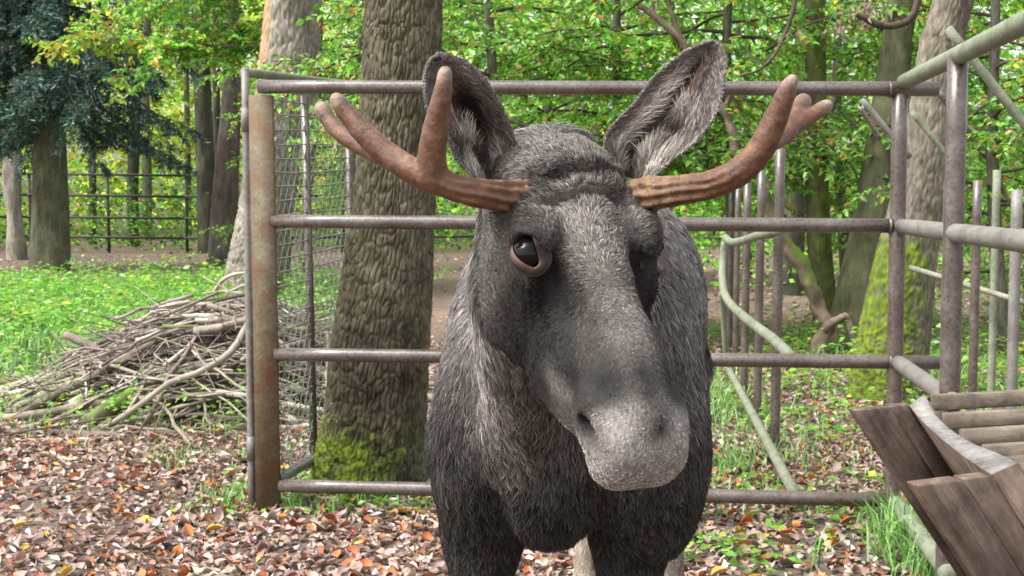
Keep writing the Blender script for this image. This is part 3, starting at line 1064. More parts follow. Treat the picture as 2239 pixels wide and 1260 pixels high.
# palings beyond the corner, on the right
pal = empty('paling_fence', G(2120, 905))
tag(pal, 'fence of thin pale greenish poles behind the thick corner post and trough', 'fence')
for (x, yt, wd, d, mt) in ((2180, 372, 17, 8.6, m_pipe_green), (2224, 415, 24, 8.2, m_galv), (2138, 395, 20, 7.0, m_pipe),
                           (2072, 395, 16, 8.8, m_galv), (2262, 395, 18, 8.4, m_pipe_green), (2300, 395, 18, 8.4, m_pipe_green)):
    q = P(x, yt, d)
    pipe('pole', np.array([q[0], d, -0.3]), q, wd * d / FPX / 2, mt, pal, 12)
pipe('cross_pole', P(1990, 585, 9.1), P(2330, 690, 8.0), 0.02, m_pipe_green, pal, 10)
for (a, b, r, mt) in (((1884, 218, 7.6), (1990, 345, 7.6), 0.018, m_galv), ((1992, 245, 7.6), (2110, 385, 7.6), 0.016, m_pipe_green), ((2072, 62, 7.2), (2290, 335, 7.2), 0.026, m_pipe_green),
                      ((2052, 200, 7.6), (2120, 290, 7.6), 0.02, m_pipe), ((1880, 235, 7.9), (1925, 305, 7.9), 0.014, m_pipe)):
    pipe('brace', P(*a), P(*b), r, mt, pal, 10)

# far rail fence across the wood
FD = 36.0
farf = empty('rail_fence', (0, FD, 0))
tag(farf, 'long dark rail fence with four thin rails at the far woodland edge', 'fence')
m_dark = solid('dark_rail', (0.035, 0.030, 0.026), 0.6, 0.3)
for y in (382, 428, 476, 519):
    for s in range(9):
        x0, x1 = -18 + s * 4.4, -18 + (s + 1) * 4.4
        z = P(1119, y, FD)[2]
        pipe('rail', (x0, FD, z + 0.03 * math.sin(s * 2.1)), (x1, FD, z + 0.03 * math.sin((s + 1) * 2.1)), 0.036, m_dark, farf, 8, 3)
for s in range(18):
    x = -18 + s * 2.2 + 0.05
    pipe('post', (x, FD + 0.06, -0.2), (x, FD + 0.06, 2.28), 0.045, m_dark, farf, 8, 3)

# ------------------------------------------------------------------ wooden hay trough
def wood(name, c0, c1, c2, sx=(1, 1, 1), scale=5.0, grain=None):
    m, nt, b, o = mat(name)
    tc = N(nt, 'ShaderNodeTexCoord')
    vec = tc.outputs['Object']
    if grain is not None:                                # turn the grain's direction onto Z before stretching
        mp = N(nt, 'ShaderNodeMapping')
        mp.inputs['Rotation'].default_value = Vector(unit(grain)).rotation_difference(Vector((0, 0, 1))).to_euler()
        nt.links.new(vec, mp.inputs[0])
        vec = mp.outputs[0]
    f = noise_tex(nt, scale, 8, 0.7, vec=vec, stretch=sx)
    f2 = noise_tex(nt, 7.0, 6, 0.7)
    c = ramp(nt, f, [(0.28, c0), (0.5, c1), (0.74, c2)])
    c = mix(nt, 1.0, c, ramp(nt, f2, [(0.32, (0.42, 0.40, 0.38)), (0.5, (0.95, 0.94, 0.92)), (0.7, (1.35, 1.3, 1.25))]), 'MULTIPLY')
    nt.links.new(c, b.inputs['Base Color'])
    b.inputs['Roughness'].default_value = 0.8
    b.inputs['Specular IOR Level'].default_value = 0.25
    bump(nt, b, f, 0.6, 0.006)
    return m


m_w1 = wood('weathered_board', (0.055, 0.037, 0.028), (0.120, 0.088, 0.070), (0.220, 0.180, 0.155), (13, 13, 1.6), 2.6, grain=(0.195, 0.104, -0.275))
m_w2 = wood('skylit_rim', (0.150, 0.140, 0.130), (0.230, 0.222, 0.215), (0.300, 0.295, 0.290), (14, 14, 14), 3.0)
m_w3 = wood('plank', (0.080, 0.064, 0.050), (0.150, 0.122, 0.098), (0.235, 0.200, 0.165), (1.2, 6, 12), 2.4)
trough = empty('hay_trough', (1.15, 3.3, 0))
tag(trough, 'weathered wooden hay trough with slanting boards and a hollowed rim', 'trough')
def bev_slab(name, poly, off, mt, parent, bev=0.004):
    V, F = prism(poly, off)
    me = mk_mesh(name, V, F, None, False)
    o = obj(name, me, mt, parent)
    md_ = o.modifiers.new('bevel', 'BEVEL')
    md_.width = bev
    md_.segments = 1
    md_.limit_method = 'ANGLE'
    return o
B1L, B1R = P(1872, 898, 3.62), P(1997, 884, 3.717)
E1 = P(1998, 1090, 3.724) - B1L
B2L, B2R = P(2004, 1062, 2.68), P(2170, 1041, 2.759)
W = unit(B1R - B2R)
for (L_, R_, k) in ((B1L, B1R, 2.3), (B2L, B2R, 2.0)):
    # each slanting side is two boards with a joint between them
    n_ = unit(np.cross(R_ - L_, E1))
    if n_[1] < 0:
        n_ = -n_
    fr = 0.60
    M_ = L_ + (R_ - L_) * fr
    gap = (R_ - L_) * 0.010
    bev_slab('side_board', np.array([L_, M_ - gap, M_ - gap + E1 * k, L_ + E1 * k]), n_ * 0.038, m_w1, trough)
    bev_slab('side_board', np.array([M_ + gap, R_, R_ + E1 * k, M_ + gap + E1 * k]) + n_ * 0.003, n_ * 0.036, m_w1, trough)
# hollowed end panel
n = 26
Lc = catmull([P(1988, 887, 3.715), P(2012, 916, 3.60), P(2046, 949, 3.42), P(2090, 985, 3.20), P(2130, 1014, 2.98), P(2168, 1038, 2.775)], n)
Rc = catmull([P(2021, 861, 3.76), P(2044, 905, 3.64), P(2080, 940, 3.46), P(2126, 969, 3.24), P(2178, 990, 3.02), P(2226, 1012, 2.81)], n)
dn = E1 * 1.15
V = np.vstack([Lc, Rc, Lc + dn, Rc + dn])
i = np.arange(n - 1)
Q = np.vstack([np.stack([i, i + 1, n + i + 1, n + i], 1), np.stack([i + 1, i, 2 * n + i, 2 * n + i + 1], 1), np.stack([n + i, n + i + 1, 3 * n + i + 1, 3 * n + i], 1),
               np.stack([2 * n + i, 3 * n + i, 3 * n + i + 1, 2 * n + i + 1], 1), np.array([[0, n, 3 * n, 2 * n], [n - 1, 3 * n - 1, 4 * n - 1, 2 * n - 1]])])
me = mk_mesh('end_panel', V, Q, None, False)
me.materials.append(m_w1)
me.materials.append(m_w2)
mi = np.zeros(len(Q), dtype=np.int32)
mi[:n - 1] = 1                                  # top faces paler: sky light painted into the wood colour
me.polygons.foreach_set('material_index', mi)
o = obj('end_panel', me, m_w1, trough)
o['label'] = 'hollowed rim board with sky light painted pale on its top'
# planks of the far wall, each lapping over the next
PD = unit(np.array([0.955, 0.298, 0.0]))
for k, (x, y, d) in enumerate(((2034, 866, 3.92), (2060, 906, 3.87), (2100, 942, 3.82), (2148, 976, 3.77), (2186, 1003, 3.73), (2206, 1030, 3.69))):
    a = P(x, y, d)
    b = a + PD * 1.5 + np.array([0, 0, 0.0])
    dv = np.array([0.004, -0.010, -0.046])
    bev_slab('plank', np.array([a, b, b + dv, a + dv]), np.array([0.01, 0.036, 0.0]), m_w3, trough, 0.003)
# near wall, floor and far end, mostly hidden behind the slanting boards
NW = P(2228, 1016, 2.82)
for k in range(5):
    a = NW + np.array([0.010, 0.035 * k, -0.062 * k])
    b = a + PD * 1.6
    bev_slab('plank', np.array([a, b, b + np.array([0, 0.012, -0.056]), a + np.array([0, 0.012, -0.056])]), np.array([0.0, 0.030, 0.0]), m_w3, trough, 0.003)
fa, fb_ = NW + np.array([0.03, 0.19, -0.33]), P(2206, 1030, 3.69) + np.array([0.02, -0.06, -0.06])
bev_slab('floor_board', np.array([fa, fa + PD * 1.5, fb_ + PD * 1.4, fb_]), np.array([0, 0, -0.03]), m_w3, trough, 0.003)
ea, eb = NW + PD * 1.52, P(2034, 866, 3.92) + PD * 1.46
bev_slab('end_board', np.array([ea, eb, eb + np.array([0, -0.3, -0.38]), ea + np.array([0, 0.25, -0.38])]), PD * 0.035, m_w1, trough, 0.003)
# legs
for (x, d, zt, r) in ((2092, 3.02, 0.62, 0.042), (2330, 3.3, 0.60, 0.045), (2700, 3.6, 0.60, 0.045)):
    q = P(x, 1180, d)
    pipe('leg', np.array([q[0], d, -0.2]), np.array([q[0], d, zt]), r, m_w1, trough, 12)
q = P(2200, 1250, 3.15)
bev_slab('stretcher', np.array([[P(2092, 1, 3.06)[0], 3.06, 0.56], [2.0, 3.45, 0.60], [2.0, 3.45, 0.50], [P(2092, 1, 3.06)[0], 3.06, 0.46]]), np.array([0, 0.04, 0]), m_w1, trough)
# ------------------------------------------------------------------ brush pile
g = np.random.default_rng(12)
m_stick = col_mat('stick_bark', 0.85, 0.2, 0.0, 0.35)
PC = np.array([-1.98, 9.7])


def mound(x, y):
    x, y = np.asarray(x, float), np.asarray(y, float)
    u, v = (x - PC[0]) / np.where(x < PC[0], 1.75, 1.05), (y - PC[1]) / 1.2
    return 0.80 * np.clip(1 - (u * u + v * v), 0, 1) ** 0.9


def stick_mesh(pts, r, seg=6, mossy=0.0, tone=(0.26, 0.22, 0.185), seed=0):
    p = np.asarray(pts)
    n = len(p)
    V, F = tube(p, r, seg, True, lambda i, t: 1 + 0.12 * np.sin(2 * t + i * 1.7))
    nz = fbm(V * 8 + seed, 2, seed)
    C = np.asarray(tone) * (1 + 0.5 * nz)[:, None]
    if mossy:
        ctr = np.vstack([np.repeat(p, seg, 0), p[0], p[-1]])
        up = unit(V - ctr + 1e-6)[:, 2]
        m = np.clip(mossy * (up + 0.3) + 0.8 * nz, 0, 1)
        C = C + (np.array([0.10, 0.20, 0.02]) - C) * m[:, None]
    return mk_mesh('stick', V, F, C)


TONES = [(0.27, 0.225, 0.185), (0.20, 0.160, 0.130), (0.34, 0.295, 0.250), (0.13, 0.105, 0.085), (0.40, 0.35, 0.30)]
for k in range(290):
    u, v = g.normal(-0.25, 0.46), g.normal(-0.34, 0.46)
    x, y = PC[0] + 1.5 * u, PC[1] + 1.0 * v
    ln = g.uniform(0.45, 1.25) if k > 40 else g.uniform(1.0, 1.9)
    az = g.normal(0.15, 0.42) + (math.pi if g.random() < 0.5 else 0)
    if g.random() < 0.2:
        az = g.uniform(0, 2 * math.pi)
    dv = np.array([math.cos(az), 0.7 * math.sin(az), 0])
    n = 7
    t = np.linspace(-0.5, 0.5, n)
    p = np.stack([x + dv[0] * ln * t, y + dv[1] * ln * t, 0 * t], -1)
    lay = g.random() ** 0.55
    z = mound(p[:, 0], p[:, 1]) * (0.15 + 0.9 * lay) + 0.02
    a_, b_f = np.polyfit(t, z, 1)
    p[:, 2] = np.maximum(b_f + a_ * t * 0.9 + g.normal(0, 0.03), 0.012)
    bd = g.normal(0, 0.06) * ln
    p[:, 2] += bd * (0.25 - t * t) * 1.2
    p[:, 1] += g.normal(0, 0.06) * ln * (t * t) * 2
    p += g.normal(0, 0.008, p.shape)
    p[:, 2] = np.maximum(p[:, 2], 0.012)
    r = float(np.clip(np.exp(g.normal(-4.25, 0.45)), 0.006, 0.038))
    mo = g.random() < 0.08
    ti = int(g.integers(0, 5))
    o = obj('stick', stick_mesh(p, r * np.linspace(1.0, 0.55, n), 6, 0.7 if mo else 0.0, TONES[ti], k), m_stick)
    origin_to(o, p[0])
    lab = ('stout' if r > 0.020 else 'thin' if r < 0.011 else 'finger-thick') + ' ' + ('mossy' if mo else ['grey-brown', 'brown', 'pale grey', 'dark brown', 'whitish'][ti]) + (' long' if ln > 1.2 else ' short' if ln < 0.7 else '') + ' dead stick heaped in the brush pile'
    tag(o, lab, 'stick', 'sticks heaped in the brush pile')
for (rows, r, mossy, tone, lab) in [
    ([(585, 660, 9.2), (540, 712, 8.9), (505, 770, 8.7), (440, 812, 8.6), (370, 838, 8.5), (300, 890, 8.4), (215, 945, 8.4)], 0.026, 0.0, (0.27, 0.24, 0.195), 'long pale curved branch snaking down the front of the brush pile'),
    ([(143, 732, 9.4), (200, 757, 9.3), (270, 785, 9.2)], 0.034, 0.0, (0.15, 0.12, 0.10), 'short dark log sticking out from the brush pile over the grass'),
    ([(190, 925, 8.5), (260, 880, 8.7), (330, 840, 8.9), (400, 796, 9.1)], 0.055, 0.8, (0.20, 0.16, 0.12), 'thick log covered in bright green moss in the brush pile'),
    ([(350, 702, 9.9), (430, 680, 9.9), (520, 684, 9.8)], 0.060, 0.0, (0.15, 0.12, 0.095), 'thick dark log across the top of the brush pile'),
    ([(330, 686, 9.6), (390, 665, 9.6), (450, 668, 9.6), (545, 672, 9.6)], 0.026, 0.0, (0.38, 0.33, 0.28), 'pale smooth branch along the crest of the brush pile'),
    ([(465, 645, 10.4), (485, 615, 10.3), (515, 600, 10.2), (560, 596, 10.2)], 0.018, 0.0, (0.36, 0.32, 0.26), 'bowed pale shoot arching above the brush pile'),
    ([(425, 725, 9.1), (480, 716, 9.1), (545, 698, 9.1)], 0.034, 0.0, (0.24, 0.20, 0.165), 'stout greyish log lying below the crest of the brush pile'),
    ([(60, 1006, 8.1), (150, 985, 8.1), (250, 968, 8.1)], 0.014, 0.0, (0.40, 0.36, 0.32), 'pale stick lying flat on fallen leaves in front of the brush pile'),
    ([(330, 970, 8.3), (430, 962, 8.3), (540, 985, 8.2)], 0.013, 0.0, (0.30, 0.26, 0.22), 'arched grey twig on the ground below the brush pile'),
]:
    c = catmull([P(*q) for q in rows], 16)
    c[:, 2] = np.maximum(c[:, 2], gz(c[:, 0], c[:, 1]) + 0.5 * r)
    o = obj('stick', stick_mesh(c, r * np.linspace(1, 0.7, 16), 10, mossy, tone, 7), m_stick)
    origin_to(o, c[0])
    tag(o, lab, 'stick')
# the fine twigs and rot that fill the heap
acc = Acc()
for k in range(2000):
    u, v = g.normal(-0.2, 0.40), g.normal(-0.15, 0.45)
    x, y = PC[0] + 1.6 * u, PC[1] + 1.05 * v
    h = mound(x, y)
    ln = g.uniform(0.15, 0.6)
    az = g.uniform(0, 6.28)
    z = h * (0.1 + 0.85 * g.random() ** 0.6) + 0.01
    p = np.array([[x, y, z], [x + 0.5 * ln * math.cos(az), y + 0.5 * ln * math.sin(az), z + g.normal(0, 0.04)], [x + ln * math.cos(az + 0.3), y + ln * math.sin(az + 0.3), max(0.01, z + g.normal(0, 0.09))]])
    r = g.uniform(0.003, 0.008)
    V, F = tube(p, [r, r * 0.8, r * 0.5], 4, False)
    acc.add(V, F, np.asarray(TONES[g.integers(0, 5)]) * g.uniform(0.6, 1.1))
# rotting core
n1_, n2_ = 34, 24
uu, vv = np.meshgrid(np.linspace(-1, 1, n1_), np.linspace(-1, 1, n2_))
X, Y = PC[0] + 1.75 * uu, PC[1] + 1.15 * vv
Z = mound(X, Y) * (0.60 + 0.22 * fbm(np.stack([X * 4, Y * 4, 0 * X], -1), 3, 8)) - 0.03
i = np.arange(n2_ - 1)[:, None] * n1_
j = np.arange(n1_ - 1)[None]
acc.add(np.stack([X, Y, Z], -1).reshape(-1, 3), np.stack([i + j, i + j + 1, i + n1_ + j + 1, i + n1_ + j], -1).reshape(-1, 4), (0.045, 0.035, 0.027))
o = obj('brushwood', acc.mesh('brushwood'), m_stick)
tag(o, 'tangle of fine twigs and rot filling the brush pile', 'brushwood', kind='stuff')
# ------------------------------------------------------------------ the moose
HN_ANG, HN_YAW = math.radians(52.5), math.radians(21.5)
Fh = np.array([math.sin(HN_YAW), -math.cos(HN_YAW), 0.0])
HL = np.array([math.cos(HN_YAW), math.sin(HN_YAW), 0.0])            # lateral, towards picture right
HN = math.cos(HN_ANG) * Fh + np.array([0, 0, -math.sin(HN_ANG)])     # down the nose
HT = math.sin(HN_ANG) * Fh + np.array([0, 0, math.cos(HN_ANG)])      # out of the face
H0 = P(1249, 300, 2.2)
HAX = np.stack([HN, HL, HT])


def hw(a, s, h):
    return H0 + a * HN + s * HL + h * HT


BO = np.array([0.110, 2.74, 0.0])
BB = np.array([0.177, 0.984, 0.0])
BR = np.array([0.984, -0.177, 0.0])


def bw(b, r, z):
    return BO + b * BB + r * BR + np.array([0, 0, z])


BAX = np.stack([BB, BR, np.array([0, 0, 1.0])])


class Field:
    def __init__(s, xs, ys, zs):
        s.ax = [np.asarray(a, dtype=np.float32) for a in (xs, ys, zs)]
        s.f = np.full([len(a) for a in s.ax], 0.5, dtype=np.float32)

    def region(s, lo, hi):
        sl = []
        for a, l, h in zip(s.ax, lo, hi):
            i0 = max(0, int(np.searchsorted(a, l)) - 1)
            i1 = min(len(a), int(np.searchsorted(a, h)) + 1)
            sl.append(slice(i0, max(i1, i0 + 1)))
        X, Y, Z = np.meshgrid(*[a[q] for a, q in zip(s.ax, sl)], indexing='ij', sparse=True)
        return tuple(sl), X, Y, Z

    def comb(s, sl, d, k, sub=False):
        f = s.f[sl]
        if sub:
            d = -d
            h = np.clip(0.5 - 0.5 * (f - d) / k, 0, 1)      # smooth max
            s.f[sl] = f * (1 - h) + d * h + k * h * (1 - h)
        else:
            h = np.clip(0.5 + 0.5 * (d - f) / k, 0, 1)
            s.f[sl] = d * (1 - h) + f * h - k * h * (1 - h)

    def ell(s, c, r, ax=None, k=0.03, sub=False):
        c, r = np.asarray(c, float), np.asarray(r, float)
        ax = np.eye(3) if ax is None else ax
        ext = np.sqrt(((ax * r[:, None]) ** 2).sum(0)) + 2.2 * k + 0.012
        sl, X, Y, Z = s.region(c - ext, c + ext)
        q = [(X - c[0]) * a[0] + (Y - c[1]) * a[1] + (Z - c[2]) * a[2] for a in ax]
        k0 = np.sqrt(sum((qq / rr) ** 2 for qq, rr in zip(q, r)))
        k1 = np.sqrt(sum((qq / rr ** 2) ** 2 for qq, rr in zip(q, r))) + 1e-6
        s.comb(sl, (k0 * (k0 - 1) / k1).astype(np.float32), k, sub)

    def cone(s, a, b, ra, rb, k=0.03, sub=False):
        a, b = np.asarray(a, float), np.asarray(b, float)
        m = max(ra, rb) + 2.2 * k + 0.012
        sl, X, Y, Z = s.region(np.minimum(a, b) - m, np.maximum(a, b) + m)
        e = b - a
        t = np.clip(((X - a[0]) * e[0] + (Y - a[1]) * e[1] + (Z - a[2]) * e[2]) / max(np.dot(e, e), 1e-9), 0, 1)
        d = np.sqrt((X - a[0] - t * e[0]) ** 2 + (Y - a[1] - t * e[1]) ** 2 + (Z - a[2] - t * e[2]) ** 2) - (ra + (rb - ra) * t)
        s.comb(sl, d.astype(np.float32), k, sub)

    def chain(s, pts, rad, k=0.03):
        for i in range(len(pts) - 1):
            s.cone(pts[i], pts[i + 1], rad[i], rad[i + 1], k)

    def surface(s):
        """naive surface nets"""
        f = s.f
        neg = f < 0
        cnt = np.zeros([n - 1 for n in f.shape], dtype=np.int8)
        for i in (0, 1):
            for j in (0, 1):
                for k in (0, 1):
                    cnt += neg[i:f.shape[0] - 1 + i, j:f.shape[1] - 1 + j, k:f.shape[2] - 1 + k]
        I = np.argwhere((cnt > 0) & (cnt < 8))
        vid = np.full(cnt.shape, -1, dtype=np.int32)
        vid[I[:, 0], I[:, 1], I[:, 2]] = np.arange(len(I))
        acc = np.zeros((len(I), 3))
        num = np.zeros(len(I))
        cr = [(i, j, k) for i in (0, 1) for j in (0, 1) for k in (0, 1)]
        for c0 in cr:
            for d in range(3):
                if c0[d] == 1:
                    continue
                c1 = list(c0)
                c1[d] = 1
                p0 = I + np.array(c0)
                p1 = I + np.array(c1)
                v0 = f[p0[:, 0], p0[:, 1], p0[:, 2]]
                v1 = f[p1[:, 0], p1[:, 1], p1[:, 2]]
                m = (v0 < 0) != (v1 < 0)
                t = np.where(m, v0 / np.where(m, v0 - v1, 1), 0)
                q = np.stack([s.ax[q_][p0[:, q_]] + t * (s.ax[q_][p1[:, q_]] - s.ax[q_][p0[:, q_]]) for q_ in range(3)], -1)
                acc[m] += q[m]
                num[m] += 1
        V = acc / num[:, None]
        F = []
        for d in range(3):
            o1, o2 = [(1, 2), (2, 0), (0, 1)][d]
            sl0 = [slice(1, -1)] * 3
            sl1 = [slice(1, -1)] * 3
            sl0[d] = slice(0, -1)
            sl1[d] = slice(1, None)
            a, b = neg[tuple(sl0)], neg[tuple(sl1)]
            for flip, m in ((False, a & ~b), (True, ~a & b)):
                E = np.argwhere(m)
                off = np.ones(3, int)
                off[d] = 0
                E = E + off
                e1 = np.zeros(3, int)
                e1[o1] = 1
                e2 = np.zeros(3, int)
                e2[o2] = 1
                qd = [E - e1 - e2, E - e2, E, E - e1]
                qd = np.stack([vid[c[:, 0], c[:, 1], c[:, 2]] for c in qd], -1)
                qd = qd[(qd >= 0).all(1)]
                F.append(qd[:, ::-1] if flip else qd)
        return V, np.concatenate(F)


def steps(*seg):
    out = [np.array([seg[0][0]])]
    for a, b, h in seg:
        n = max(1, int(round((b - a) / h)))
        out.append(a + (b - a) * np.arange(1, n + 1) / n)
    return np.concatenate(out)


bf = Field(steps((-0.34, 0.86, 0.0065)), steps((1.66, 2.42, 0.0062), (2.42, 3.0, 0.009), (3.0, 4.75, 0.02)),
           steps((-0.02, 0.7, 0.012), (0.7, 1.74, 0.0063)))
# --- trunk of the body
bf.ell(bw(0.55, 0, 1.20), (0.66, 0.27, 0.36), BAX, 0.05)
bf.ell(bw(1.15, 0, 1.17), (0.55, 0.27, 0.31), BAX, 0.05)
bf.ell(bw(1.45, 0, 1.28), (0.34, 0.235, 0.28), BAX, 0.08)
bf.ell(bw(0.36, 0, 1.40), (0.40, 0.15, 0.20), BAX, 0.10)
bf.ell(bw(0.85, 0, 1.36), (0.55, 0.13, 0.15), BAX, 0.10)
bf.cone(bw(1.72, 0, 1.36), bw(1.80, 0, 1.20), 0.045, 0.02, 0.05)
for sg in (-1, 1):
    bf.ell(bw(0.16, 0.160 * sg, 1.10), (0.24, 0.132, 0.34), BAX, 0.07)
    bf.ell(bw(0.10, 0.20 * sg, 0.97), (0.14, 0.10, 0.22), BAX, 0.06)
bf.ell(bw(0.0, -0.01, 1.08), (0.16, 0.15, 0.28), BAX, 0.07)
bf.ell(bw(-0.04, -0.035, 0.94), (0.10, 0.075, 0.13), BAX, 0.05)
# --- folds between the brisket and the shoulders
bf.cone(bw(-0.17, -0.125, 1.08), bw(-0.06, -0.135, 0.82), 0.020, 0.035, 0.035, True)
bf.cone(bw(-0.17, 0.085, 1.10), bw(-0.04, 0.080, 0.82), 0.020, 0.035, 0.035, True)
# --- neck
bf.cone(bw(0.22, 0.0, 1.37), hw(0.02, 0.0, -0.14), 0.20, 0.115, 0.08)
bf.cone(bw(0.02, 0.0, 1.16), hw(0.10, -0.01, -0.27), 0.19, 0.095, 0.08)
bf.cone(bw(-0.10, -0.075, 1.02), hw(0.16, -0.03, -0.30), 0.075, 0.06, 0.06)
# --- front legs
for sg, db in ((-1, 0.0), (1, 0.05)):
    bf.chain([bw(0.10 + db, 0.175 * sg - 0.02, 1.00), bw(0.13 + db, 0.168 * sg - 0.036, 0.78), bw(0.08 + db, 0.165 * sg - 0.036, 0.46), bw(0.10 + db, 0.16 * sg - 0.036, 0.16), bw(0.06 + db, 0.16 * sg - 0.036, 0.06)],
             [0.115, 0.082, 0.05, 0.036, 0.04], 0.04)
    bf.cone(bw(0.05 + db, 0.16 * sg - 0.036, 0.055), bw(0.02 + db, 0.16 * sg - 0.036, 0.03), 0.045, 0.03, 0.015)
    # --- hind legs
    bf.ell(bw(1.50, 0.15 * sg, 1.10), (0.24, 0.105, 0.30), BAX, 0.06)
    bf.chain([bw(1.45, 0.155 * sg, 0.98), bw(1.40 + db, 0.152 * sg, 0.80), bw(1.72 + db, 0.150 * sg, 0.60), bw(1.66 + db, 0.150 * sg, 0.20), bw(1.60 + db, 0.150 * sg, 0.06)],
             [0.13, 0.085, 0.052, 0.038, 0.042], 0.04)
    bf.cone(bw(1.58 + db, 0.15 * sg, 0.05), bw(1.55 + db, 0.15 * sg, 0.03), 0.045, 0.03, 0.015)


def hell(c, r, k=0.03, sub=False, ax=None):
    bf.ell(hw(*c), r, HAX if ax is None else ax @ HAX, k, sub)


def hcone(a, b, ra, rb, k=0.03, sub=False):
    bf.cone(hw(*a), hw(*b), ra, rb, k, sub)


# --- head
hell((0.07, 0, -0.105), (0.115, 0.095, 0.105), 0.05)
hell((0.040, 0, -0.10), (0.06, 0.085, 0.09), 0.04)
hcone((0.10, 0, -0.075), (0.36, 0, -0.072), 0.072, 0.058, 0.04)
hell((0.28, 0, -0.130), (0.22, 0.070, 0.085), 0.04)
hell((0.425, 0, -0.072), (0.115, 0.074, 0.068), 0.035)
hell((0.515, 0.0, -0.090), (0.072, 0.074, 0.072), 0.03)
hell((0.560, 0.0, -0.105), (0.042, 0.064, 0.054), 0.025)
for sg in (-1, 1):
    hell((0.105, 0.110 * sg, -0.070), (0.045, 0.040, 0.044), 0.035)         # pedicles
    hell((0.166, 0.094 * sg, -0.050), (0.058, 0.042, 0.040), 0.03)          # brow over the eye
    hell((0.222, 0.098 * sg, -0.092), (0.055, 0.026, 0.028), 0.03)          # cheekbone under the eye
    hell((0.175, 0.082 * sg, -0.185), (0.125, 0.052, 0.120), 0.045)         # cheek
    hell((0.275, 0.072 * sg, -0.125), (0.10, 0.022, 0.022), 0.03)
    hell((0.335, 0.064 * sg, -0.148), (0.11, 0.040, 0.062), 0.03)           # flank of the upper jaw
    hcone((0.15, 0.066 * sg, -0.255), (0.44, 0.032 * sg, -0.170), 0.056, 0.036, 0.04)
    hell((0.545, 0.040 * sg, -0.104), (0.050, 0.036, 0.060), 0.025)         # lip lobes
    hell((0.490, 0.072 * sg, -0.088), (0.050, 0.018, 0.038), 0.02)          # nostril flank
hell((0.510, 0, -0.168), (0.068, 0.048, 0.034), 0.025)                      # chin
for sg in (-1, 1):
    hell((0.518, 0.080 * sg + (0.014 if sg > 0 else 0), -0.084 - (0.018 if sg > 0 else 0)), (0.034, 0.021, 0.017), 0.006, True)   # nostril
    hcone((0.49, 0.074 * sg, -0.146), (0.53, 0.070 * sg, -0.150), 0.006, 0.010, 0.010, True)
    hcone((0.53, 0.070 * sg, -0.150), (0.58, 0.035 * sg, -0.160), 0.010, 0.008, 0.010, True)
    hell((0.262, 0.082 * sg, -0.055), (0.060, 0.020, 0.026), 0.03, True)    # hollow in front of the eye
# --- eye sockets
EYE_R = 0.0300
EYE_C, EYE_D = {}, {}
for sg in (-1, 1):
    EYE_C[sg] = hw(0.203, 0.109 * sg, -0.059) if sg < 0 else hw(0.196, 0.104, -0.090)
    EYE_D[sg] = unit(HL * -0.60 + HN * 0.04 + HT * 0.70) if sg < 0 else unit(HL * 0.95 + HT * 0.22)
    bf.ell(EYE_C[sg] + EYE_D[sg] * 0.014, (0.0285, 0.0285, 0.0285), None, 0.005, True)

MV, MF = bf.surface()


def field_grad(V):
    """normals from the field by trilinear lookup"""
    g = np.gradient(bf.f, *bf.ax)
    out = []
    idx = [np.clip(np.searchsorted(a, V[:, i]) - 1, 0, len(a) - 2) for i, a in enumerate(bf.ax)]
    fr = [np.clip((V[:, i] - a[idx[i]]) / (a[idx[i] + 1] - a[idx[i]]), 0, 1) for i, a in enumerate(bf.ax)]
    for gg in g:
        r = 0
        for i in (0, 1):
            for j in (0, 1):
                for k in (0, 1):
                    w = (fr[0] if i else 1 - fr[0]) * (fr[1] if j else 1 - fr[1]) * (fr[2] if k else 1 - fr[2])
                    r = r + w * gg[idx[0] + i, idx[1] + j, idx[2] + k]
        out.append(r)
    return unit(np.stack(out, -1))


def sstep(a, b, x):
    t = np.clip((x - a) / (b - a), 0, 1)
    return t * t * (3 - 2 * t)


def head_coords(V):
    q = V - H0
    return q @ HN, q @ HL, q @ HT


def body_coords(V):
    q = V - BO
    return q @ BB, q @ BR, V[:, 2]


def head_mask(V):
    """1 on the head, 0 on the neck and body"""
    a, s, h = head_coords(V)
    lim = -0.205 - 0.10 * sstep(0.12, 0.3, a)
    m = sstep(-0.06, -0.01, a) * sstep(lim - 0.05, lim, h) * (1 - sstep(0.16, 0.24, np.abs(s)))
    return m


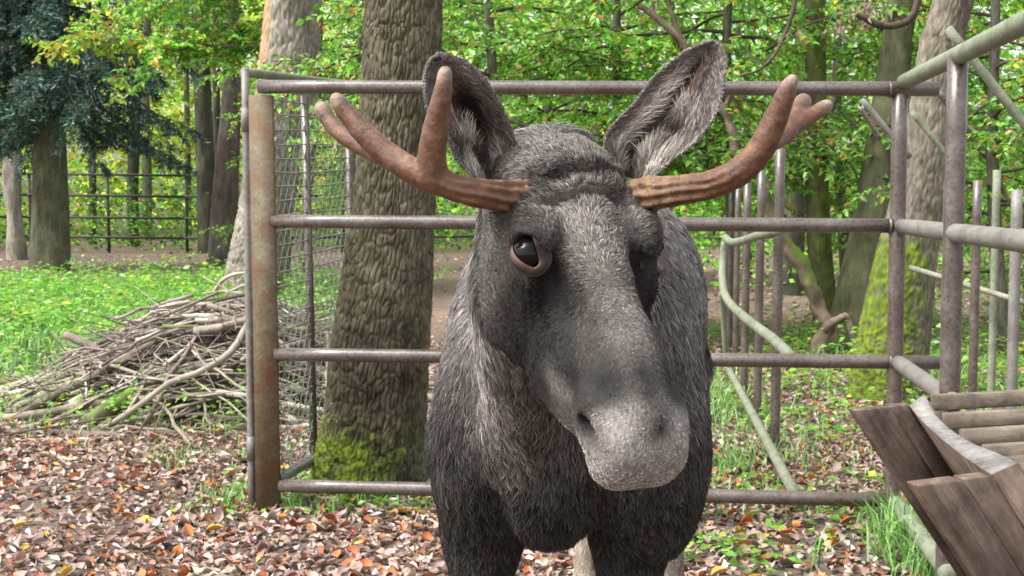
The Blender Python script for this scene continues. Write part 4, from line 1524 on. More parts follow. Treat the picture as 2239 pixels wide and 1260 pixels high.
def fur_fields(V, Nn):
    """per point: tip colour, hair length, flow, lift, density"""
    a, s, h = head_coords(V)
    b, r, z = body_coords(V)
    hm = head_mask(V)
    n1 = fbm(V * 9, 3, 3)
    n2 = fbm(V * 30, 3, 5)
    # colour ---- body
    dark = np.array([0.020, 0.0175, 0.016])
    grey = np.array([0.160, 0.149, 0.142])
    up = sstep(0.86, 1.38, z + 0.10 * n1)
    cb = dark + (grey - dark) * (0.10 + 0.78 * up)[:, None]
    # paler neck ridge beside the jaw
    ridge = np.exp(-((r + 0.115 - 0.22 * (1.18 - z)) / 0.042) ** 2) * (1 - sstep(0.0, 0.10, b)) * np.clip(0.75 + n1, 0, 1.3) * sstep(0.90, 1.02, z)
    cb = cb + ridge[:, None] * np.array([0.120, 0.110, 0.100])
    legs = 1 - sstep(0.60, 0.84, z + 0.05 * n1)
    hind = sstep(1.15, 1.4, b)
    pale = np.array([0.36, 0.30, 0.235])
    lm = np.clip(hind * (1 - sstep(0.86, 1.05, z)) + (1 - hind) * legs * (1 - sstep(0.45, 0.66, z)), 0, 1)
    cb = cb + (pale - cb) * lm[:, None]
    # colour ---- head
    mid = np.array([0.058, 0.051, 0.045])
    light = np.array([0.205, 0.187, 0.170])
    dk = np.array([0.0085, 0.0072, 0.0064])
    abs_s = np.abs(s)

    def to(ch, c, w):
        return ch + (np.asarray(c) - ch) * np.clip(w, 0, 1)[:, None]
    ch = np.tile(mid, (len(V), 1))
    wid = 0.108 - 0.058 * sstep(0.20, 0.30, a)
    bridge = (1 - sstep(wid - 0.036, wid, abs_s + 0.012 * n1)) * sstep(-0.055, -0.012, h + 0.03 * (1 - sstep(0.2, 0.26, a))) * sstep(0.10, 0.14, a)
    ch = to(ch, light, bridge * (0.80 + 0.5 * n1))
    ch = to(ch, light * 0.85, 0.6 * (1 - sstep(0.02, 0.10, a)) * sstep(-0.10, -0.02, h))
    flank = sstep(0.040, 0.085, -h) * sstep(0.19, 0.25, a) * (1 - sstep(0.44, 0.50, a))
    ch = to(ch, dk, 0.95 * flank * (0.9 + 0.4 * n1))
    under = np.exp(-((a - 0.268) / 0.065) ** 2 - ((abs_s - 0.085) / 0.036) ** 2)
    ch = to(ch, dk, 0.90 * under)
    brow = np.exp(-((a - 0.190) / 0.040) ** 2 - ((abs_s - 0.062) / 0.013) ** 2)
    ch = to(ch, dk, 0.70 * brow)
    cheek = np.exp(-((a - 0.12) / 0.10) ** 2) * sstep(0.07, 0.12, -h)
    ch = to(ch, (0.072, 0.064, 0.058), 0.7 * cheek)
    nose = np.exp(-((a - 0.462 + 0.022 * n1) / 0.048) ** 2) * sstep(-0.10, -0.03, h)
    ch = to(ch, dk, 0.88 * nose * (0.85 + 0.6 * n2))
    nose2 = np.exp(-((s - 0.008 + 0.01 * n1) / 0.026) ** 2) * sstep(0.44, 0.50, a) * (1 - sstep(0.545, 0.585, a))
    lip = sstep(0.490, 0.530, a + 0.012 * n1) * sstep(-0.160, -0.135, h)
    ch = to(ch, (0.27, 0.247, 0.230), 0.9 * lip)
    ch = to(ch, dk * 1.3, nose2 * (0.75 + 0.6 * n2))
    chin = sstep(0.40, 0.48, a) * sstep(0.130, 0.150, -h)
    ch = to(ch, (0.21, 0.19, 0.175), 0.7 * chin)
    rim = np.exp(-((a - 0.425) / 0.05) ** 2 - ((h + 0.125) / 0.018) ** 2)
    ch = to(ch, (0.22, 0.20, 0.19), 0.6 * rim)
    for sg_ in (-1, 1):
        nd = ((a - 0.518) / 0.036) ** 2 + ((s - (0.092 if sg_ > 0 else -0.076)) / 0.022) ** 2 + ((h + 0.084) / 0.020) ** 2
        ch = to(ch, (0.008, 0.007, 0.006), 1.2 * np.exp(-nd))
    crown = np.exp(-((a - 0.130 - 0.02 * n1) / 0.014) ** 2) * (1 - sstep(0.06, 0.085, abs_s))
    ch = to(ch, (0.060, 0.044, 0.032), crown * (0.5 + 1.1 * n2))
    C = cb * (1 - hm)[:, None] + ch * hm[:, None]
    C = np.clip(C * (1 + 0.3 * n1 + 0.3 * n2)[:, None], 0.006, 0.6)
    # length
    Lb = 0.034 + 0.012 * sstep(0.1, -0.05, b) * sstep(1.0, 1.2, z)
    Lb = Lb * (0.40 + 0.60 * sstep(0.55, 0.95, z))
    Lh = 0.0135 - 0.0065 * sstep(0.22, 0.44, a) + 0.003 * np.exp(-((a - 0.09) / 0.06) ** 2) * sstep(-0.08, -0.02, h)
    L = Lb * (1 - hm) + Lh * hm
    # flow
    fb = 0.45 * BB[None] + np.array([0, 0, -1.0])[None] + 0.0 * V
    fh = -0.55 * HN[None] * np.ones((len(V), 1)) + (np.sign(s) * sstep(0.0, 0.05, np.abs(s)))[:, None] * HL[None] * 0.65 - 0.35 * HT[None]
    lowface = sstep(0.20, 0.34, a)[:, None]
    fh = fh * (1 - lowface) + lowface * (0.55 * HN[None] + np.sign(s)[:, None] * HL[None] * 0.6 - 0.3 * HT[None])
    F = fb * (1 - hm)[:, None] + fh * hm[:, None]
    F = F + 0.55 * np.stack([fbm(V * 14, 2, 21), fbm(V * 14, 2, 31), fbm(V * 14, 2, 41)], -1)
    tuft = (hm * np.exp(-((a - 0.075) / 0.055) ** 2) * (1 - sstep(0.07, 0.10, np.abs(s))))
    F = F + tuft[:, None] * 1.4 * np.stack([fbm(V * 38, 2, 22), fbm(V * 38, 2, 32), fbm(V * 38, 2, 42)], -1)
    F = F - Nn * (F * Nn).sum(1, keepdims=True)
    F = unit(F)
    lift = 0.42 * (1 - hm) + (0.34 + 0.5 * tuft) * hm
    return C, L, F, lift


MN = field_grad(MV)
# fine lumps of matted hair, only between the antlers, and slow unevenness elsewhere
_a, _s, _h = head_coords(MV)
_t = head_mask(MV) * np.exp(-((_a - 0.09) / 0.045) ** 2) * (1 - sstep(0.07, 0.11, np.abs(_s)))
MV = MV + MN * (0.0040 * fbm(MV * 11, 3, 77) * (MV[:, 2] > 0.1) + 0.016 * _t * fbm(MV * np.array([30, 30, 52]), 3, 78))[:, None]
_w = fbm(MV * 24, 2, 79)
_c = head_mask(MV) * (1 - sstep(0.075, 0.105, np.abs(_s)))
_r = 0.013 * np.exp(-((_a - 0.112 - 0.016 * _w) / 0.012) ** 2) - 0.012 * np.exp(-((_a - 0.133 - 0.016 * _w) / 0.008) ** 2)
_r = _r + 0.010 * np.exp(-((_a - 0.066 - 0.020 * _w) / 0.012) ** 2) - 0.008 * np.exp(-((_a - 0.084 - 0.020 * _w) / 0.007) ** 2)
MV = MV + MN * (_c * _r)[:, None]
MC, ML, MFl, MLi = fur_fields(MV, MN)

# --- ears: cupped leaves rooted in the head, part of the same body mesh
EAR = {
    -1: dict(L=[(1048, 402, 2.20), (1000, 352, 2.19), (975, 300, 2.17), (935, 240, 2.16), (927, 180, 2.16), (936, 138, 2.17), (957, 120, 2.18)],
             R=[(1118, 400, 2.24), (1132, 345, 2.24), (1122, 290, 2.22), (1098, 232, 2.19), (1066, 180, 2.17), (1028, 142, 2.17), (978, 119, 2.18)],
             cup=0.30),
    1: dict(L=[(1345, 372, 2.27), (1322, 300, 2.26), (1385, 225, 2.24), (1430, 168, 2.22), (1490, 118, 2.21), (1530, 98, 2.21), (1556, 93, 2.22)],
            R=[(1418, 400, 2.22), (1470, 352, 2.20), (1532, 300, 2.18), (1570, 240, 2.17), (1584, 172, 2.19), (1585, 128, 2.21), (1577, 103, 2.22)],
            cup=0.26),
}
ear_pts = {}


def ear_tone(sg, u, v, nz):
    """fur colour on the inner face of an ear: u base..tip, v picture-left edge..right edge"""
    def bl(u0, v0, su, sv, shear=0.0):
        return np.exp(-((u - u0) / su) ** 2 - ((v - v0 - shear * (u - u0)) / sv) ** 2)
    c = np.broadcast_to(np.array([0.125, 0.110, 0.100]), u.shape + (3,)).copy()

    def put(c, col, w):
        return c + (np.array(col) - c) * np.clip(w, 0, 1)[..., None]
    dkc, pal, brn = (0.014, 0.010, 0.008), (0.60, 0.53, 0.46), (0.065, 0.042, 0.028)
    if sg > 0:
        c = put(c, brn, 1.2 * bl(0.62, 0.42, 0.30, 0.16))
        c = put(c, dkc, 1.1 * bl(0.50, 0.33, 0.20, 0.07, 0.25) + 1.0 * bl(0.30, 0.62, 0.10, 0.16, -0.8) + 1.2 * bl(0.08, 0.45, 0.14, 0.16))
        c = put(c, (0.24, 0.185, 0.145), 0.9 * bl(0.66, 0.52, 0.22, 0.06, 0.15))
        c = put(c, pal, 1.2 * bl(0.36, 0.16, 0.17, 0.09, 0.1) + 1.2 * bl(0.16, 0.74, 0.09, 0.20) + 0.9 * bl(0.42, 0.60, 0.05, 0.16) + 0.9 * bl(0.10, 0.12, 0.08, 0.12))
    else:
        c = put(c, brn, 1.3 * bl(0.66, 0.55, 0.32, 0.33))
        c = put(c, dkc, 1.3 * bl(0.50, 0.66, 0.16, 0.20) + 1.2 * bl(0.12, 0.52, 0.20, 0.09) + 0.8 * bl(0.26, 0.20, 0.06, 0.14))
        c = put(c, pal, 1.1 * bl(0.36, 0.40, 0.08, 0.12) + 1.1 * bl(0.16, 0.82, 0.09, 0.13) + 1.0 * bl(0.13, 0.26, 0.08, 0.16) + 0.8 * bl(0.60, 0.33, 0.11, 0.05))
    edge = np.abs(2 * v - 1) ** 7 + u ** 9
    c = put(c, (0.15, 0.135, 0.125), edge)
    return np.clip(c * (1 + 0.55 * nz)[..., None], 0.006, 0.6)


ear_acc = Acc()
for sg, e in EAR.items():
    nu, nv = 46, 30
    Lc = catmull([P(*q) for q in e['L']], nu)
    Rc = catmull([P(*q) for q in e['R']], nu)
    v = np.linspace(0, 1, nv)
    S = Lc[:, None] * (1 - v)[None, :, None] + Rc[:, None] * v[None, :, None]
    wd = np.linalg.norm(Rc - Lc, axis=1)
    back = unit(np.array([0.0, 1.0, -0.15]) + 0.25 * HL * sg)
    prof = (1 - (2 * v - 1) ** 2) ** 0.75
    uu = np.linspace(0, 1, nu)
    deep = e['cup'] * wd * (1.25 - 0.55 * uu)
    S = S + (deep[:, None] * prof[None])[..., None] * back
    # low folds running along the cup
    S = S + (0.005 * np.sin(v * 19 + 2.0 * uu[:, None]) * prof[None] * (1 - uu)[:, None] * (wd / 0.1)[:, None])[..., None] * back
    dU = np.gradient(S, axis=0)
    dV = np.gradient(S, axis=1)
    nn = unit(np.cross(dV.reshape(-1, 3), dU.reshape(-1, 3))).reshape(S.shape)
    if (nn.reshape(-1, 3) @ np.array([0, 1.0, 0])).mean() > 0:
        nn = -nn                                            # the inner face looks at the camera
    th = 0.0055 * (1 - 0.55 * np.abs(2 * v - 1)[None] ** 3) * (1 - 0.4 * uu[:, None])
    inner, outer = S + nn * th[..., None] * 0.5, S - nn * th[..., None] * 0.5
    ear_pts[sg] = (inner, outer, nn, uu, v)
    base = ear_acc.n
    Vv = np.vstack([inner.reshape(-1, 3), outer.reshape(-1, 3)])
    i = np.arange(nu - 1)[:, None] * nv
    j = np.arange(nv - 1)[None]
    q = np.stack([i + j, i + j + 1, i + nv + j + 1, i + nv + j], -1).reshape(-1, 4)
    m = nu * nv
    rim = []
    bd = [k for k in range(nv)] + [k * nv + nv - 1 for k in range(1, nu)] + [(nu - 1) * nv + k for k in range(nv - 2, -1, -1)] + [k * nv for k in range(nu - 2, 0, -1)]
    for k in range(len(bd)):
        p0, p1 = bd[k], bd[(k + 1) % len(bd)]
        rim.append([p0, m + p0, m + p1, p1])
    ear_acc.add(Vv, [q, (q + m)[:, ::-1], np.array(rim)])
    vv = np.broadcast_to(v[None], (nu, nv))
    U2 = np.broadcast_to(uu[:, None], (nu, nv))
    nz = fbm(inner.reshape(-1, 3) * np.array([60, 20, 25]), 3, 9).reshape(nu, nv)
    cin = ear_tone(sg, U2, vv, nz)
    cout = np.broadcast_to(np.array([0.13, 0.115, 0.105]), cin.shape)
    ear_acc.C.append(np.vstack([cin.reshape(-1, 3), cout.reshape(-1, 3)]).astype(np.float32))

body_acc = Acc()
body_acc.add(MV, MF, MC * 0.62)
EV, EC = np.concatenate(ear_acc.V), np.concatenate(ear_acc.C)
body_acc.add(EV, np.concatenate(ear_acc.Q), EC)

m_skin, nt, b_, o_ = mat('moose_hide')
spk = ramp(nt, noise_tex(nt, 210, 4, 0.7, stretch=(1, 1, 0.45)), [(0.32, (0.45, 0.44, 0.43)), (0.68, (1.6, 1.58, 1.55))])
nt.links.new(mix(nt, 1.0, attr(nt), spk, 'MULTIPLY'), b_.inputs['Base Color'])
b_.inputs['Roughness'].default_value = 0.75
b_.inputs['Specular IOR Level'].default_value = 0.25
bump(nt, b_, noise_tex(nt, 260, 3), 0.35, 0.004)

moose = empty('moose', BO)
tag(moose, 'dark grey-brown young bull moose with forked antlers standing in front of pipe fence', 'moose')
moose_body = obj('body', body_acc.mesh('moose_body'), m_skin, moose)

# --- fur strands
m_fur, nt, b_, o_ = mat('moose_fur')
nt.links.new(attr(nt), b_.inputs['Base Color'])
b_.inputs['Roughness'].default_value = 0.5
b_.inputs['Specular IOR Level'].default_value = 0.10


def strands(name, root, nrm, flow, L, lift, C, r0, seed, parent, tipgain=1.5, rootgain=0.45, curl=0.0, clump=0.0):
    g = np.random.default_rng(seed)
    n = len(root)
    K = 5
    t = np.linspace(0, 1, K)
    Lr_ = (L * g.uniform(0.65, 1.2, n))
    jit = g.normal(0, 0.16, (n, 3))
    cl = np.stack([vnoise(root * 95, seed + 1), vnoise(root * 95, seed + 2), vnoise(root * 95, seed + 3)], -1) * 0.42
    f = unit(flow + jit + cl)
    f = unit(f - nrm * ((f * nrm).sum(1) - 0.02)[:, None])
    lf = lift * g.uniform(0.6, 1.4, n)
    pts = root[:, None] + Lr_[:, None, None] * (f[:, None] * t[None, :, None] + nrm[:, None] * (lf[:, None] * (1.25 * t - 0.75 * t ** 2)[None])[..., None])
    bend = unit(np.cross(nrm, f)) * g.normal(0, 0.13, n)[:, None]
    pts = pts + (Lr_[:, None, None] * bend[:, None] * (t ** 2)[None, :, None])
    if clump > 0:
        from mathutils.kdtree import KDTree
        ids = g.choice(n, n // 13, replace=False)
        kd = KDTree(len(ids))
        for q_, i_ in enumerate(ids):
            kd.insert(root[i_], q_)
        kd.balance()
        near = np.array([kd.find(p_)[1] for p_ in root])
        ctr = pts[ids[near]]
        far = np.linalg.norm(ctr[:, 0] - root, axis=1)
        k_ = clump * np.clip(g.normal(0.75, 0.3, n), 0, 1) * (far < Lr_ * 1.2)
        pts = pts + (ctr - pts) * (k_[:, None] * (t ** 1.3)[None])[..., None]
    if curl:
        cx = np.cross(nrm, f)
        ph = g.uniform(0, 6.28, n)
        pts = pts + (curl * Lr_)[:, None, None] * cx[:, None] * np.sin(ph[:, None] + t[None] * 5)[..., None] * t[None, :, None]
    pts = pts - nrm[:, None] * 0.0015
    rad = np.broadcast_to((r0 if np.ndim(r0) else np.full(n, r0))[:, None] * (1.0 - 0.85 * t ** 1.6)[None], (n, K))
    hc = bpy.data.hair_curves.new(name)
    hc.add_curves([K] * n)
    hc.attributes['position'].data.foreach_set('vector', pts.astype(np.float32).ravel())
    ra = hc.attributes.get('radius') or hc.attributes.new('radius', 'FLOAT', 'POINT')
    ra.data.foreach_set('value', np.ascontiguousarray(rad, dtype=np.float32).ravel())
    ca = hc.attributes.new('col', 'FLOAT_COLOR', 'POINT')
    gain = (rootgain + (tipgain - rootgain) * t ** 1.2)[None, :, None] * np.exp(g.normal(0, 0.52, n))[:, None, None]
    cc = np.ones((n, K, 4), dtype=np.float32)
    cc[..., :3] = np.clip(C[:, None] * gain, 0, 0.75)
    ca.data.foreach_set('color', cc.ravel())
    o = bpy.data.objects.new(name, hc)
    COL.objects.link(o)
    hc.materials.append(m_fur)
    o.parent = parent
    # the body's own world matrix is the identity, so no parent inverse is needed
    return o


def scatter(V, F, W, n, seed):
    g = np.random.default_rng(seed)
    T = np.vstack([F[:, [0, 1, 2]], F[:, [0, 2, 3]]])
    a, b, c = V[T[:, 0]], V[T[:, 1]], V[T[:, 2]]
    ar = np.linalg.norm(np.cross(b - a, c - a), axis=1) * W[T].mean(1)
    cs = np.cumsum(ar)
    k = np.searchsorted(cs, g.uniform(0, cs[-1], n))
    r1, r2 = g.random(n), g.random(n)
    fl = r1 + r2 > 1
    r1[fl], r2[fl] = 1 - r1[fl], 1 - r2[fl]
    w = np.stack([1 - r1 - r2, r1, r2], 1)
    return T[k], w


hm_v = head_mask(MV)
a_v, s_v, h_v = head_coords(MV)
b_v, r_v, z_v = body_coords(MV)
eye_d = np.minimum(np.linalg.norm(MV - (EYE_C[-1] + EYE_D[-1] * 0.02), axis=1), np.linalg.norm(MV - (EYE_C[1] + EYE_D[1] * 0.02), axis=1))
nostril = np.zeros(len(MV))
for sg in (-1, 1):
    nostril = np.maximum(nostril, np.exp(-(np.linalg.norm(MV - hw(0.518, 0.092 if sg > 0 else -0.078, -0.084), axis=1) / 0.024) ** 2))
facing = -(MN * unit(MV - np.array([0, 0, CAM_H]))).sum(1)
vis = 0.30 + 0.70 * sstep(-0.35, 0.05, facing)
dens = (1.0 + 2.2 * hm_v + 1.2 * hm_v * sstep(0.34, 0.44, a_v)) * vis * (1 - 0.75 * sstep(0.7, 1.3, b_v)) * sstep(0.025, 0.031, eye_d) * (1 - np.clip(nostril * 1.4, 0, 1)) * (z_v > 0.10)
T3, w3 = scatter(MV, MF, dens, 340000, 5)
root = (MV[T3] * w3[..., None]).sum(1)
nr = unit((MN[T3] * w3[..., None]).sum(1))
Ls = (ML[T3] * w3).sum(1)
eds = (eye_d[T3] * w3).sum(1)
Ls = Ls * (0.45 + 0.55 * sstep(0.03, 0.07, eds))
Cs = (MC[T3] * w3[..., None]).sum(1)
Fs = (MFl[T3] * w3[..., None]).sum(1)
Li = (MLi[T3] * w3).sum(1)
hms = (hm_v[T3] * w3).sum(1)
as_ = (a_v[T3] * w3).sum(1)
r0 = 0.00080 * (1 - hms) + hms * (0.00050 - 0.00008 * sstep(0.25, 0.42, as_))
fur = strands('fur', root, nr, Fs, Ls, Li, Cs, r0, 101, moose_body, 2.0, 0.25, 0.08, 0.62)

# ear hair: fuzz on rim and back, long pale tufts inside
rt, nn_, fl_, Le, Ce, Lf = [], [], [], [], [], []
g = np.random.default_rng(55)
for sg in (-1, 1):
    inner, outer, nn, uu, v = ear_pts[sg]
    nu, nv = len(uu), len(v)
    upv = unit(np.gradient(inner, axis=0).reshape(-1, 3)).reshape(inner.shape)
    # inside
    n = 9000
    iu = np.clip((g.beta(1.1, 1.5, n) * (nu - 1)).astype(int), 0, nu - 1)
    iv = g.integers(0, nv, n)
    nz = fbm(np.stack([iv * 0.28, iu * 0.045, np.full(n, float(sg) * 5)], -1), 2, 15)
    keep = (nz > -0.25) | (g.random(n) < 0.35)
    iu, iv, nz = iu[keep], iv[keep], nz[keep]
    p = inner[iu, iv] + g.normal(0, 0.0012, (len(iu), 3))
    rt.append(p)
    nn_.append(nn[iu, iv])
    cross = unit(np.gradient(inner, axis=1).reshape(-1, 3)).reshape(inner.shape)[iu, iv] * np.sign(0.5 - v[iv])[:, None]
    fl_.append(unit(upv[iu, iv] + 0.45 * cross))
    tn = ear_tone(sg, uu[iu], v[iv], nz)
    Le.append(0.008 + 0.022 * (tn[:, 0] > 0.24) * g.random(len(iu)) + 0.010 * (1 - uu[iu]))
    Ce.append(tn)
    Lf.append(np.full(len(iu), 0.35))
    # rim
    n = 3600
    k = g.integers(0, nu, n)
    side = g.random(n) < 0.5
    p = np.where(side[:, None], inner[k, 0], inner[k, nv - 1]) + g.normal(0, 0.001, (n, 3))
    ed = np.where(side[:, None], inner[k, 0] - inner[k, 1], inner[k, nv - 1] - inner[k, nv - 2])
    rt.append(p)
    nn_.append(unit(ed))
    fl_.append(upv[k, np.where(side, 0, nv - 1)])
    Le.append(np.full(n, 0.0045))
    Ce.append(np.tile(np.array([0.24, 0.215, 0.20]), (n, 1)))
    Lf.append(np.full(n, 0.9))
    # back and rest of the surface
    n = 4200
    iu, iv = g.integers(0, nu, n), g.integers(0, nv, n)
    rt.append(outer[iu, iv])
    nn_.append(-nn[iu, iv])
    fl_.append(upv[iu, iv])
    Le.append(np.full(n, 0.006))
    Ce.append(np.tile(np.array([0.15, 0.135, 0.125]), (n, 1)))
    Lf.append(np.full(n, 0.3))
fur_ear = strands('ear_hair', np.concatenate(rt), np.concatenate(nn_), np.concatenate(fl_), np.concatenate(Le), np.concatenate(Lf), np.concatenate(Ce), 0.00055, 202, moose_body, 1.2, 0.7)

# --- eyes
def rim_h(c, d, ex, ey, x, y):
    """height above the eye's centre, along its axis, at which the flesh lies"""
    for k in range(60):
        hh = 0.05 - 0.001 * k
        q = c + ex * x + ey * y + d * hh
        i = [int(np.clip(np.searchsorted(ax_, q[m]) - 1, 0, len(ax_) - 2)) for m, ax_ in enumerate(bf.ax)]
        if bf.f[i[0], i[1], i[2]] < 0:
            return hh + 0.001
    return -0.008


m_eye, nt, b_, o_ = mat('eye_dark')
b_.inputs['Base Color'].default_value = (0.005, 0.004, 0.004, 1)
b_.inputs['Roughness'].default_value = 0.03
b_.inputs['Specular IOR Level'].default_value = 0.16
m_lid, nt, b_, o_ = mat('eyelid_skin')
nt.links.new(attr(nt), b_.inputs['Base Color'])
b_.inputs['Roughness'].default_value = 0.7
b_.inputs['Specular IOR Level'].default_value = 0.2
bump(nt, b_, noise_tex(nt, 400, 3), 0.3, 0.002)
for sg in (-1, 1):
    c, d = EYE_C[sg], EYE_D[sg]
    ex = unit(HN - d * np.dot(HN, d))
    ey = unit(np.cross(d, ex))
    if ey @ HT < 0:
        ey = -ey                                            # towards the brow
    ca_, sa_ = math.cos(0.50), math.sin(0.50)
    ex, ey = ex * ca_ + ey * sa_, ey * ca_ - ex * sa_
    nth, nph = 40, 20
    V = []
    for i in range(nph):
        ph = math.pi * (i + 0.5) / nph
        for k in range(nth):
            t = 2 * math.pi * k / nth
            V.append(c + EYE_R * (math.cos(ph) * d + math.sin(ph) * (math.cos(t) * ex + math.sin(t) * ey)))
    V = np.array(V)
    i = np.arange(nph - 1)[:, None] * nth
    j = np.arange(nth)[None]
    j2 = (j + 1) % nth
    q = np.stack([i + j, i + nth + j, i + nth + j2, i + j2], -1).reshape(-1, 4)
    V = np.vstack([V, c + EYE_R * d, c - EYE_R * d])
    t0 = np.stack([np.full(nth, len(V) - 2), j[0], j2[0]], -1)
    eb = (nph - 1) * nth
    t1 = np.stack([np.full(nth, len(V) - 1), eb + j2[0], eb + j[0]], -1)
    eye = obj('eye', mk_mesh('eye', V, [q, np.vstack([t0, t1])]), m_eye, moose)
    # lids: an almond opening on the ball, widening to the socket rim
    nt_, nr_ = 48, 7
    Vl, Cl = [], []
    for i in range(nr_):
        w = i / (nr_ - 1)
        for k in range(nt_):
            t = 2 * math.pi * k / nt_
            cx, sy = math.cos(t), math.sin(t)
            ax_, up_, lo_ = 0.0285, 0.0225, 0.0165
            x = ax_ * cx * (1 + 0.10 * max(0, cx))
            y = (up_ if sy > 0 else lo_) * sy * (1 - 0.25 * cx * (1 if sy > 0 else -0.2))
            y -= 0.004 * cx
            xo, yo = 0.0400 * cx, 0.0350 * sy
            x2, y2 = x * (1 - w) + xo * w, y * (1 - w) + yo * w
            rr = math.hypot(x2, y2)
            base_h = math.sqrt(max(0, (EYE_R * 1.03) ** 2 - min(rr, EYE_R * 0.99) ** 2))
            roll = 0.0036 * math.sin(math.pi * min(1, w * 1.6))
            hgt = (base_h + 0.0012) * (1 - w) + rim_h(c, d, ex, ey, xo, yo) * w + roll
            if sy > 0:
                hgt += 0.0030 * (1 - w) * sy
            if rr < EYE_R * 1.04:
                hgt = max(hgt, math.sqrt((EYE_R * 1.05) ** 2 - rr * rr))
            Vl.append(c + ex * x2 + ey * y2 + d * hgt)
            pink = np.array([0.25, 0.145, 0.125])
            dkl = np.array([0.018, 0.014, 0.013])
            gl = np.array([0.034, 0.030, 0.027])
            lowm = 1 / (1 + math.exp((sy - 0.15 - 0.35 * cx) * 7))
            c_in = (pink if sg < 0 else dkl) * lowm + dkl * (1 - lowm)
            wf = min(1, 1.5 * w) ** 0.8
            cc = c_in * (1 - wf) + gl * wf
            Cl.append(cc)
    Vl = np.array(Vl)
    i = np.arange(nr_ - 1)[:, None] * nt_
    j = np.arange(nt_)[None]
    j2 = (j + 1) % nt_
    q = np.stack([i + j, i + j2, i + nt_ + j2, i + nt_ + j], -1).reshape(-1, 4)
    lid = obj('eyelid', mk_mesh('eyelid', Vl, q, np.array(Cl)), m_lid)
    lid.parent = eye

# --- antlers
m_ant, nt, b_, o_ = mat('antler')
c = mix(nt, 1.0, attr(nt), ramp(nt, noise_tex(nt, 55, 5, 0.65), [(0.28, (0.42, 0.38, 0.35)), (0.5, (0.95, 0.95, 0.95)), (0.72, (1.65, 1.6, 1.5))]), 'MULTIPLY')
nt.links.new(c, b_.inputs['Base Color'])
b_.inputs['Roughness'].default_value = 0.5
b_.inputs['Specular IOR Level'].default_value = 0.4
bump(nt, b_, noise_tex(nt, 120, 5, 0.7), 0.6, 0.005)


def antler(beams, label):
    """beams: list of rows (px, py, depth, radius px); the first starts at the burr"""
    allp = np.concatenate([[P(q[0], q[1], q[2]) for q in bm] for bm in beams])
    lo, hi = allp.min(0) - 0.06, allp.max(0) + 0.06
    h = 0.0036
    fl = Field(*[np.arange(lo[i], hi[i], h) for i in range(3)])
    paths = []
    for bi, bm in enumerate(beams):
        pts = np.array([[*P(q[0], q[1], q[2]), q[3] * q[2] / FPX] for q in bm])
        c4 = catmull(pts, 8 * len(pts))
        for k in range(len(c4) - 1):
            fl.cone(c4[k][:3], c4[k + 1][:3], c4[k][3], c4[k + 1][3], 0.004 if k else 0.012)
        paths.append(c4)
    V, F = fl.surface()
    main = paths[0]
    # position along the main beam, for furrows and colour
    dd = np.linalg.norm(V[:, None] - main[None, :, :3], axis=2)
    kk = dd.argmin(1)
    al = np.concatenate([[0], np.cumsum(np.linalg.norm(np.diff(main[:, :3], axis=0), axis=1))])
    tpos = al[kk]
    tg = unit(np.gradient(main[:, :3], axis=0))[kk]
    rel = V - main[kk][:, :3]
    ref = np.array([0, 0, 1.0])
    e1 = unit(np.cross(tg, ref))
    e2 = np.cross(tg, e1)
    ang = np.arctan2((rel * e2).sum(1), (rel * e1).sum(1))
    nrm = unit(rel)
    fade = 1 - sstep(0.10, 0.26, tpos)
    fur_ = np.sin(ang * 9 + 3 * fbm(V * 18, 2, 4)) * 0.6 + 0.8 * fbm(np.stack([ang * 2.5, tpos * 10, tpos * 0], -1), 3, 8)
    V = V + nrm * (0.0042 * fade * fur_ + 0.0012 * fbm(V * 60, 2, 3))[:, None]
    burr = np.exp(-((tpos - 0.058) / 0.010) ** 2)
    V = V + nrm * (burr * (0.001 + 0.008 * np.abs(fbm(V * 85, 2, 6))))[:, None]
    tips = np.ones(len(V)) * 9
    for pth in paths:
        tips = np.minimum(tips, np.linalg.norm(V - pth[-1, :3], axis=1))
    c0 = np.array([0.105, 0.046, 0.024])
    base = np.array([0.185, 0.110, 0.058])
    tipc = np.array([0.33, 0.27, 0.22])
    nz = fbm(V * 22, 3, 12)
    C = c0 * (1 + 0.30 * nz)[:, None]
    C = C + (base - C) * np.clip(0.75 * (1 - sstep(0.03, 0.17, tpos)) + 0.45 * fade * (fur_ > 0.25) * (1 + nz), 0, 0.9)[:, None]
    C = C + (tipc - C) * (np.exp(-(tips / 0.016) ** 2))[:, None]
    g = np.gradient(fl.f, h)
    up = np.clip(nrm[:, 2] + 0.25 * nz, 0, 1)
    C = C + (np.array([0.26, 0.165, 0.12]) - C) * (0.30 * up * sstep(0.16, 0.3, tpos))[:, None]  # upward sides tinted lighter: light from above put into the colour
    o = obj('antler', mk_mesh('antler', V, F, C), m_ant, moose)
    o['label'] = label
    return o


